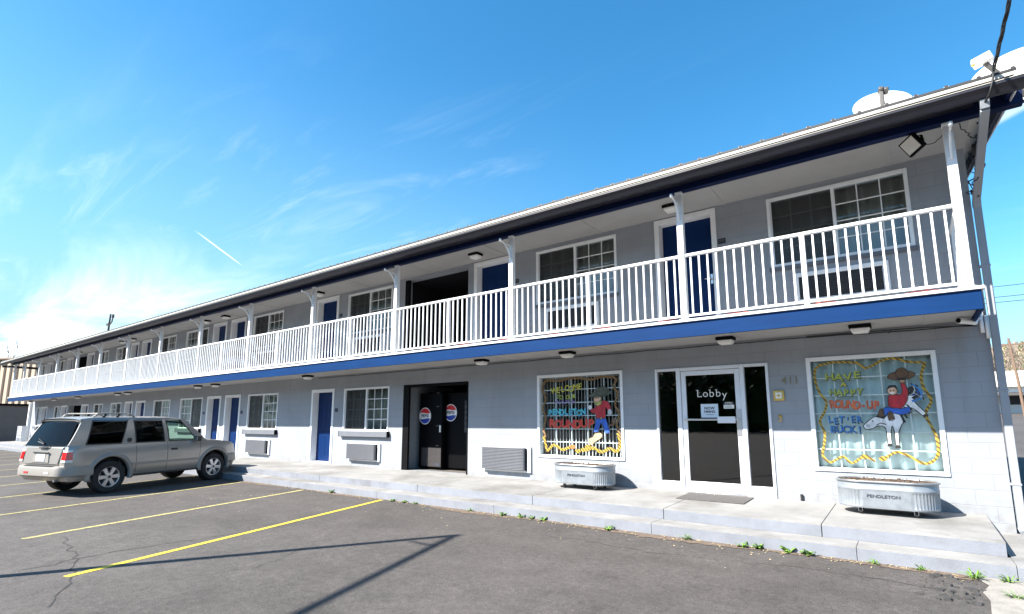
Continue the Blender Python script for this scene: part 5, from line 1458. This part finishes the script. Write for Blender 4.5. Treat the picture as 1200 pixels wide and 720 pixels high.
# bare trees
def bare_tree(name, x, y, z, h, seed, label, group, spread=.5, depth=5):
    rnd = random.Random(seed); r = thing(name, label, 'tree', (x, y, z), 0, group)
    tr, tw = MB(), MB()
    def grow(p, d, L, rad, lev):
        n = 4; pts = [p]; q = p.copy(); dd = d.copy()
        for i in range(n):
            dd = (dd + Vector((rnd.gauss(0, .13), rnd.gauss(0, .13), rnd.gauss(.03, .08)))).normalized(); q = q + dd * L / n; pts.append(q.copy())
        (tr if lev < 2 else tw).tube(pts, [max(.026 if h > 15 else .0, rad * (1 - .5 * i / n)) for i in range(n + 1)], 'bark' if lev < 2 else 'twig', 6 if lev < 2 else 3, caps=False)
        if lev >= depth: return
        for k2 in range(3 if lev < 3 else 3):
            t = rnd.uniform(.35, 1); i = min(n, int(t * n)); a = rnd.uniform(0, 6.28)
            s = Vector((math.cos(a), math.sin(a), rnd.uniform(.1, .9))); nd = (dd * (1 - spread) + s * spread).normalized()
            grow(pts[i], nd, L * rnd.uniform(.55, .8), rad * .52, lev + 1)
    grow(Vector((0, 0, 0)), Vector((0, 0, 1)), h * .36, h * .024, 0)
    tr.build('trunk', r, smooth=True); tw.build('crown', r)
bare_tree('bare_tree', -100, 8.0, 0, 17.5, 4, 'bare tree rising over the tan warehouse at the left edge', 'bare trees behind the warehouse')
bare_tree('bare_tree', -104, 12.0, 0, 16, 9, 'shorter bare tree just right of the one at the left edge, over the tan warehouse', 'bare trees behind the warehouse')
# mast seen over the roof
r = thing('utility_pole', 'dark utility pole tip with a side arm seen over the far roof', 'utility pole', (-66.3, 9, 0))
w = MB(); w.tube([(0, 0, 0), (.05, 0, 10.2), (.25, 0, 12.7)], [.11, .10, .075], 'cable', 10); w.build('pole', r)
w = MB(); w.tube([(.2, 0, 11.5), (1.6, -.2, 11.7), (1.75, -.2, 12.2)], .06, 'lnb', 6); w.box(-.5, .1, -.1, .1, 11.55, 11.75, 'lnb'); w.tube([(1.75, -.2, 12.1), (1.75, -.2, 12.45)], .12, 'lnb', 8); w.build('arm', r)

# ------------------------------------------------------------------ far right
r = thing('house', 'white house with a pale roof across the side street at the right edge', 'house', (9.5, 60, gz(9.5, 60) - .1))
w = MB(); w.box(-5, 9, 0, 9, 0, 2.7, 'housewhite'); w.build('wall', r)
w = MB()
w.hexa([(-5.4, -.5, 2.6), (9.4, -.5, 2.6), (9.4, 4.5, 4.3), (-5.4, 4.5, 4.3)], [(-5.4, -.5, 2.75), (9.4, -.5, 2.75), (9.4, 4.5, 4.45), (-5.4, 4.5, 4.45)], 'houseroof')
w.hexa([(-5.4, 4.5, 4.3), (9.4, 4.5, 4.3), (9.4, 9.5, 2.6), (-5.4, 9.5, 2.6)], [(-5.4, 4.5, 4.45), (9.4, 4.5, 4.45), (9.4, 9.5, 2.75), (-5.4, 9.5, 2.75)], 'houseroof'); w.build('roof', r)
w = MB(); w.box(-1.6, -.2, -.03, 0, .9, 2.1, 'ink'); w.build('window', r)
w = MB(); w.box(-4, 1.2, -2.5, -.05, 1.7, 1.95, 'lnb'); w.box(-4, -3.9, -2.5, -2.4, 0, 1.7, 'white'); w.box(1.1, 1.2, -2.5, -2.4, 0, 1.7, 'white'); w.build('awning', r)
r = thing('utility_pole', 'leaning brown wooden utility pole before the white house at the right edge', 'utility pole', (7.55, 50, gz(7.5, 50) - .1))
w = MB(); w.tube([(0, 0, 0), (-.12, 0, 3), (-.35, 0, 6.6)], [.11, .10, .075], 'wood', 10); w.build('pole', r)
w = MB(); w.box(-1.2, .5, -.06, .06, 6.0, 6.14, 'wood'); w.build('crossarm', r)
h = MB(); vs = []; nx_, ny_ = 30, 14
for j in range(ny_ + 1):
    for i in range(nx_ + 1):
        x = -40 + 220 * i / nx_; y = 84 + 150 * j / ny_; t = j / ny_
        vs.append((x, y, 2.2 + 17 * (1 - math.cos(min(1, t * 1.6) * math.pi)) / 2 + (2.0 * math.sin(x * .06) + 1.2 * math.sin(x * .17 + y * .1)) * t))
h.add(vs, [(j * (nx_ + 1) + i, j * (nx_ + 1) + i + 1, (j + 1) * (nx_ + 1) + i + 1, (j + 1) * (nx_ + 1) + i) for j in range(ny_) for i in range(nx_)], 'hill')
tag(h.build('hill', smooth=True), kind='structure')
random.seed(8)
bare_tree('bare_tree', 10.4, 82, 2.2, 13, 14, 'round-crowned bare tree above the pole at the right edge', 'bare trees on the hillside', .55)
bare_tree('bare_tree', 14.2, 96, 3.0, 15, 17, 'bare reddish tree cut by the right edge above the house', 'bare trees on the hillside', .55)
bare_tree('bare_tree', 8.2, 100, 4.0, 8, 23, 'small bare tree beside the motel corner, low on the hillside', 'bare trees on the hillside', .55, 4)
b2 = MB(); random.seed(19)
for k in range(1500):
    x = random.uniform(-4, 30); y = random.uniform(90, 165); t = (y - 84) / 150
    z = 2.2 + 17 * (1 - math.cos(min(1, t * 1.6) * math.pi)) / 2 + (2.0 * math.sin(x * .06) + 1.2 * math.sin(x * .17 + y * .1)) * t
    for q in range(3):
        a = random.uniform(0, 6.28); b2.bar((x, y, z - .1), (x + .6 * math.cos(a), y + .6 * math.sin(a), z + random.uniform(.4, 1.3)), .16, .05, random.choice(['twig', 'twig', 'leaf2', 'straw']))
tag(b2.build('hillside_scrub'), kind='stuff')
# wires strung across behind the motel
w = MB()
for (z, y0) in ((9.55, 30), (9.0, 30.3), (8.75, 30.6)):
    w.tube([(-12 + 37 * i / 24, y0, z - .5 * 4 * (i / 24) * (1 - i / 24)) for i in range(25)], .018, 'cable', 5)
tag(w.build('overhead_wire', smooth=True), 'three thin overhead wires crossing the sky at the right edge', 'wires')
for nmx, lab in ((-12, 'wooden pole hidden behind the motel carrying the thin overhead wires'), (25, 'wooden pole beyond the right edge carrying the thin overhead wires')):
    r = thing('utility_pole', lab, 'utility pole', (nmx, 30.3, gz(nmx, 30) - .1)); w = MB(); hh = 9.9 - gz(nmx, 30); w.tube([(0, 0, 0), (0, 0, hh)], [.16, .11], 'wood', 10); w.build('pole', r)
    w = MB(); w.box(-.08, .08, -.9, .9, hh - .35, hh - .22, 'wood'); w.build('crossarm', r)
# poles behind the camera: one throws the shadow on the asphalt, one carries the service cable
sd = Vector((math.cos(R(58)), math.sin(R(58)), 0)); TAN = math.tan(R(42.8))
H = 7.2
tip = Vector((-5.18, -3.55, 0)); base = tip - sd * ((H + .08) / TAN)
r = thing('sign_pole', 'tall pole with a long side arm whose shadow lies across the parking lot', 'pole', (base.x, base.y, gz(base.x, base.y)))
w = MB(); w.tube([(0, 0, 0), (0, 0, H)], [.085, .06], 'lnb', 14); w.box(-.2, .2, -.2, .2, 0, .03, 'lnb'); w.build('pole', r)
ad = Vector((math.cos(R(-72.6)), math.sin(R(-72.6)), 0))
w = MB(); w.tube([(0, 0, H - .05), tuple(ad * 6 + Vector((0, 0, H - .05)))], .05, 'lnb', 12); w.tube([tuple(ad * .15 + Vector((0, 0, H - .55))), tuple(ad * .6 + Vector((0, 0, H - .1)))], .025, 'lnb', 8); w.build('arm', r)
r = thing('utility_pole', 'wooden pole behind the viewer that carries the thick service cable', 'utility pole', (1.35, -26.1, gz(1, -26))); w = MB(); w.tube([(0, 0, 0), (0, 0, 8.9)], [.17, .12], 'wood', 12); w.build('pole', r)
w = MB(); w.box(-.9, .9, -.06, .06, 8.45, 8.6, 'wood'); w.build('crossarm', r)

# unseen wood added behind the viewer to darken the reflections in the window glass
random.seed(77)
b2 = MB()
for k in range(20000):
    x = random.uniform(-190, 150); yb2_ = random.uniform(-105, -88); top = 21 + 3.5 * math.sin(x * .21) + 2 * math.sin(x * .57 + 1)
    z = random.uniform(.2, 1) ** .8 * top; s = random.uniform(.4, .9); n_ = Vector((random.gauss(0, 1), random.gauss(0, 1), random.gauss(0, 1))).normalized(); a_ = n_.orthogonal().normalized(); c_ = n_.cross(a_)
    p_ = Vector((x, yb2_, z - .3)); b2.add([p_ + a_ * s, p_ + c_ * s * .6, p_ - a_ * s, p_ - c_ * s * .6], [(0, 1, 2, 3)], random.choice(['leaf2', 'leaf2', 'twig']))
for k in range(3500):
    x = random.uniform(-190, 150); z = random.uniform(0, 17); n_ = Vector((random.gauss(0, .4), 1, random.gauss(0, .4))).normalized(); a_ = n_.orthogonal().normalized(); c_ = n_.cross(a_); s = random.uniform(1.6, 3.0)
    p_ = Vector((x, random.uniform(-112, -104), z)); b2.add([p_ + a_ * s, p_ + c_ * s, p_ - a_ * s, p_ - c_ * s], [(0, 1, 2, 3)], 'leaf2')
tag(b2.build('reflection_wood'), kind='stuff')

# ------------------------------------------------------------------ sky, sun, camera
EL = 42.8
az = Vector((math.cos(R(58)), math.sin(R(58)), 0))        # the way the light travels
world = bpy.data.worlds.new('World'); scene.world = world; world.use_nodes = True
nt = world.node_tree; N = nt.nodes; L = nt.links
bg = N['Background']
sky = N.new('ShaderNodeTexSky'); sky.sky_type = 'NISHITA'; sky.sun_disc = False; sky.sun_elevation = R(EL)
sky.sun_rotation = math.atan2(-az.x, -az.y); sky.altitude = 300; sky.air_density = 1.0; sky.dust_density = .6; sky.ozone_density = 3.0
hs = N.new('ShaderNodeHueSaturation'); hs.inputs['Saturation'].default_value = 1.30; hs.inputs['Hue'].default_value = .488; hs.inputs['Value'].default_value = 1.38
L.new(sky.outputs[0], hs.inputs['Color'])
tc = N.new('ShaderNodeTexCoord')
def vmath(op, a, b):
    n = N.new('ShaderNodeVectorMath'); n.operation = op
    L.new(a, n.inputs[0])
    if isinstance(b, (tuple, Vector)): n.inputs[1].default_value = tuple(b)
    else: L.new(b, n.inputs[1])
    return n
def mrange(src, a, b, c=0, d=1, smooth=True):
    n = N.new('ShaderNodeMapRange'); n.interpolation_type = 'SMOOTHSTEP' if smooth else 'LINEAR'
    n.inputs['From Min'].default_value = a; n.inputs['From Max'].default_value = b; n.inputs['To Min'].default_value = c; n.inputs['To Max'].default_value = d
    L.new(src, n.inputs['Value']); return n
def math2(op, a, b):
    n = N.new('ShaderNodeMath'); n.operation = op; n.use_clamp = False
    for i, v in enumerate((a, b)):
        if isinstance(v, (int, float)): n.inputs[i].default_value = v
        else: L.new(v, n.inputs[i])
    return n
sep = N.new('ShaderNodeSeparateXYZ'); L.new(tc.outputs['Generated'], sep.inputs[0])
# flat cloud layer coordinates: direction divided by height
zc = math2('MAXIMUM', sep.outputs['Z'], .03); zc2 = math2('ADD', zc.outputs[0], .08)
dx = math2('DIVIDE', sep.outputs['X'], zc2.outputs[0]); dy = math2('DIVIDE', sep.outputs['Y'], zc2.outputs[0])
cb = N.new('ShaderNodeCombineXYZ'); L.new(dx.outputs[0], cb.inputs[0]); L.new(dy.outputs[0], cb.inputs[1])
mp = N.new('ShaderNodeMapping'); mp.inputs['Rotation'].default_value = (0, 0, R(25)); mp.inputs['Scale'].default_value = (.35, 1.0, 1); L.new(cb.outputs[0], mp.inputs['Vector'])
n1 = N.new('ShaderNodeTexNoise'); n1.inputs['Scale'].default_value = 1.15; n1.inputs['Detail'].default_value = 9; n1.inputs['Roughness'].default_value = .58; n1.inputs['Distortion'].default_value = .5
L.new(mp.outputs[0], n1.inputs['Vector'])
# more cloud low in the west (photo left)
dl = vmath('DOT_PRODUCT', tc.outputs['Generated'], Vector((-.97, .22, 0)).normalized())
west = mrange(dl.outputs['Value'], .70, .99)
low = mrange(sep.outputs['Z'], .40, .06)
wl_ = math2('MULTIPLY', west.outputs[0], low.outputs[0])
bias = math2('MULTIPLY', wl_.outputs[0], .17)
dens = math2('ADD', n1.outputs['Fac'], bias.outputs[0])
cl = mrange(dens.outputs[0], .58, .90)
up_ = mrange(sep.outputs['Z'], -.02, .04)
hi_ = mrange(sep.outputs['Z'], .50, .16, .12, 1); cl1 = math2('MULTIPLY', cl.outputs[0], hi_.outputs[0]); cl2 = math2('MULTIPLY', cl1.outputs[0], up_.outputs[0])
# contrails: thin bands along great circles
def contrail(d1, d2, w):
    d1 = Vector(d1).normalized(); d2 = Vector(d2).normalized(); nn = d1.cross(d2).normalized(); mid = (d1 + d2).normalized(); half = d1.dot(mid)
    a = vmath('DOT_PRODUCT', tc.outputs['Generated'], nn); ab = math2('ABSOLUTE', a.outputs['Value'], 0)
    s1 = mrange(ab.outputs[0], w, w * .2); b_ = vmath('DOT_PRODUCT', tc.outputs['Generated'], mid); s2 = mrange(b_.outputs['Value'], half - .0006, half + .0006)
    return math2('MULTIPLY', s1.outputs[0], s2.outputs[0])
yaw, pit = R(-36.6206), R(8.7663)
fwv = Vector((math.sin(yaw) * math.cos(pit), math.cos(yaw) * math.cos(pit), math.sin(pit))); rtv = Vector((math.cos(yaw), -math.sin(yaw), 0)); upv = rtv.cross(fwv)
def skydir(px, py): return fwv + rtv * (px - 600) / 620.03 - upv * (py - 399.73) / 620.03
c1 = contrail(skydir(236, 276), skydir(279, 308), .0015)
c2 = contrail(skydir(1150, 150), skydir(1240, 100), .010)
c2b = math2('MULTIPLY', c2.outputs[0], .38)
c1b = math2('MULTIPLY', c1.outputs[0], .75); mp2 = N.new('ShaderNodeMapping'); mp2.inputs['Rotation'].default_value = (0, 0, R(62)); mp2.inputs['Scale'].default_value = (.5, 2.6, 1); L.new(cb.outputs[0], mp2.inputs['Vector'])
nw = N.new('ShaderNodeTexNoise'); nw.inputs['Scale'].default_value = 1.5; nw.inputs['Detail'].default_value = 11; nw.inputs['Roughness'].default_value = .66; nw.inputs['Distortion'].default_value = 1.1; L.new(mp2.outputs[0], nw.inputs['Vector'])
wd = mrange(nw.outputs['Fac'], .50, .82, 0, .30); wmask = mrange(sep.outputs['Z'], .66, .22, 0, 1); wmask2 = mrange(dl.outputs['Value'], .05, .85, .12, 1)
wa = math2('MULTIPLY', wd.outputs[0], wmask.outputs[0]); wb = math2('MULTIPLY', wa.outputs[0], wmask2.outputs[0]); wc = math2('MULTIPLY', wb.outputs[0], up_.outputs[0])
cl3 = math2('MAXIMUM', cl2.outputs[0], wc.outputs[0])
cc = math2('MAXIMUM', cl3.outputs[0], c1b.outputs[0]); cc2 = math2('MAXIMUM', cc.outputs[0], c2b.outputs[0])
hz = mrange(sep.outputs['Z'], .30, -.02, 0, .85)
hm = N.new('ShaderNodeMixRGB'); hm.inputs[2].default_value = (2.5, 3.75, 4.35, 1); 
wz = mrange(sep.outputs['Z'], .62, .12, 0, .62); west2 = mrange(dl.outputs['Value'], .45, .98); ww = math2('MULTIPLY', wz.outputs[0], west2.outputs[0])
wm = N.new('ShaderNodeMixRGB'); wm.inputs[2].default_value = (2.3, 4.2, 4.9, 1); L.new(ww.outputs[0], wm.inputs[0]); L.new(hs.outputs[0], wm.inputs[1])
L.new(hz.outputs[0], hm.inputs[0]); L.new(wm.outputs[0], hm.inputs[1])
mx = N.new('ShaderNodeMixRGB'); mx.inputs[2].default_value = (8.6, 9.0, 9.4, 1)
L.new(cc2.outputs[0], mx.inputs[0]); L.new(hm.outputs[0], mx.inputs[1])
L.new(mx.outputs[0], bg.inputs['Color']); bg.inputs['Strength'].default_value = .068

sl_ = bpy.data.lights.new('sun', 'SUN'); sl_.energy = 5.0; sl_.angle = R(.53); sl_.color = (1.0, .945, .865)
so = bpy.data.objects.new('sun', sl_); COL.objects.link(so)
dirv = Vector((az.x * math.cos(R(EL)), az.y * math.cos(R(EL)), -math.sin(R(EL))))
so.rotation_euler = dirv.to_track_quat('-Z', 'Y').to_euler(); so.location = (-20, -30, 30)

cam = bpy.data.cameras.new('camera'); co = bpy.data.objects.new('camera', cam); COL.objects.link(co)
co.location = (0, -9.5117, 1.5); co.rotation_euler = (R(90 + 8.7663), 0, R(36.6206))
cam.sensor_width = 36; cam.sensor_fit = 'HORIZONTAL'; cam.lens = 36 * 620.026 / 1200; cam.shift_y = (399.7345 - 360) / 1200
cam.clip_start = .05; cam.clip_end = 2000
scene.camera = co
scene.view_settings.view_transform = 'Standard'; scene.view_settings.look = 'None'; scene.view_settings.gamma = 1; scene.view_settings.use_curve_mapping = False
scene.view_settings.exposure = 1.64
scene.cycles.max_bounces = 8; scene.cycles.transparent_max_bounces = 16; scene.cycles.diffuse_bounces = 4
scene.cycles.use_denoising = True
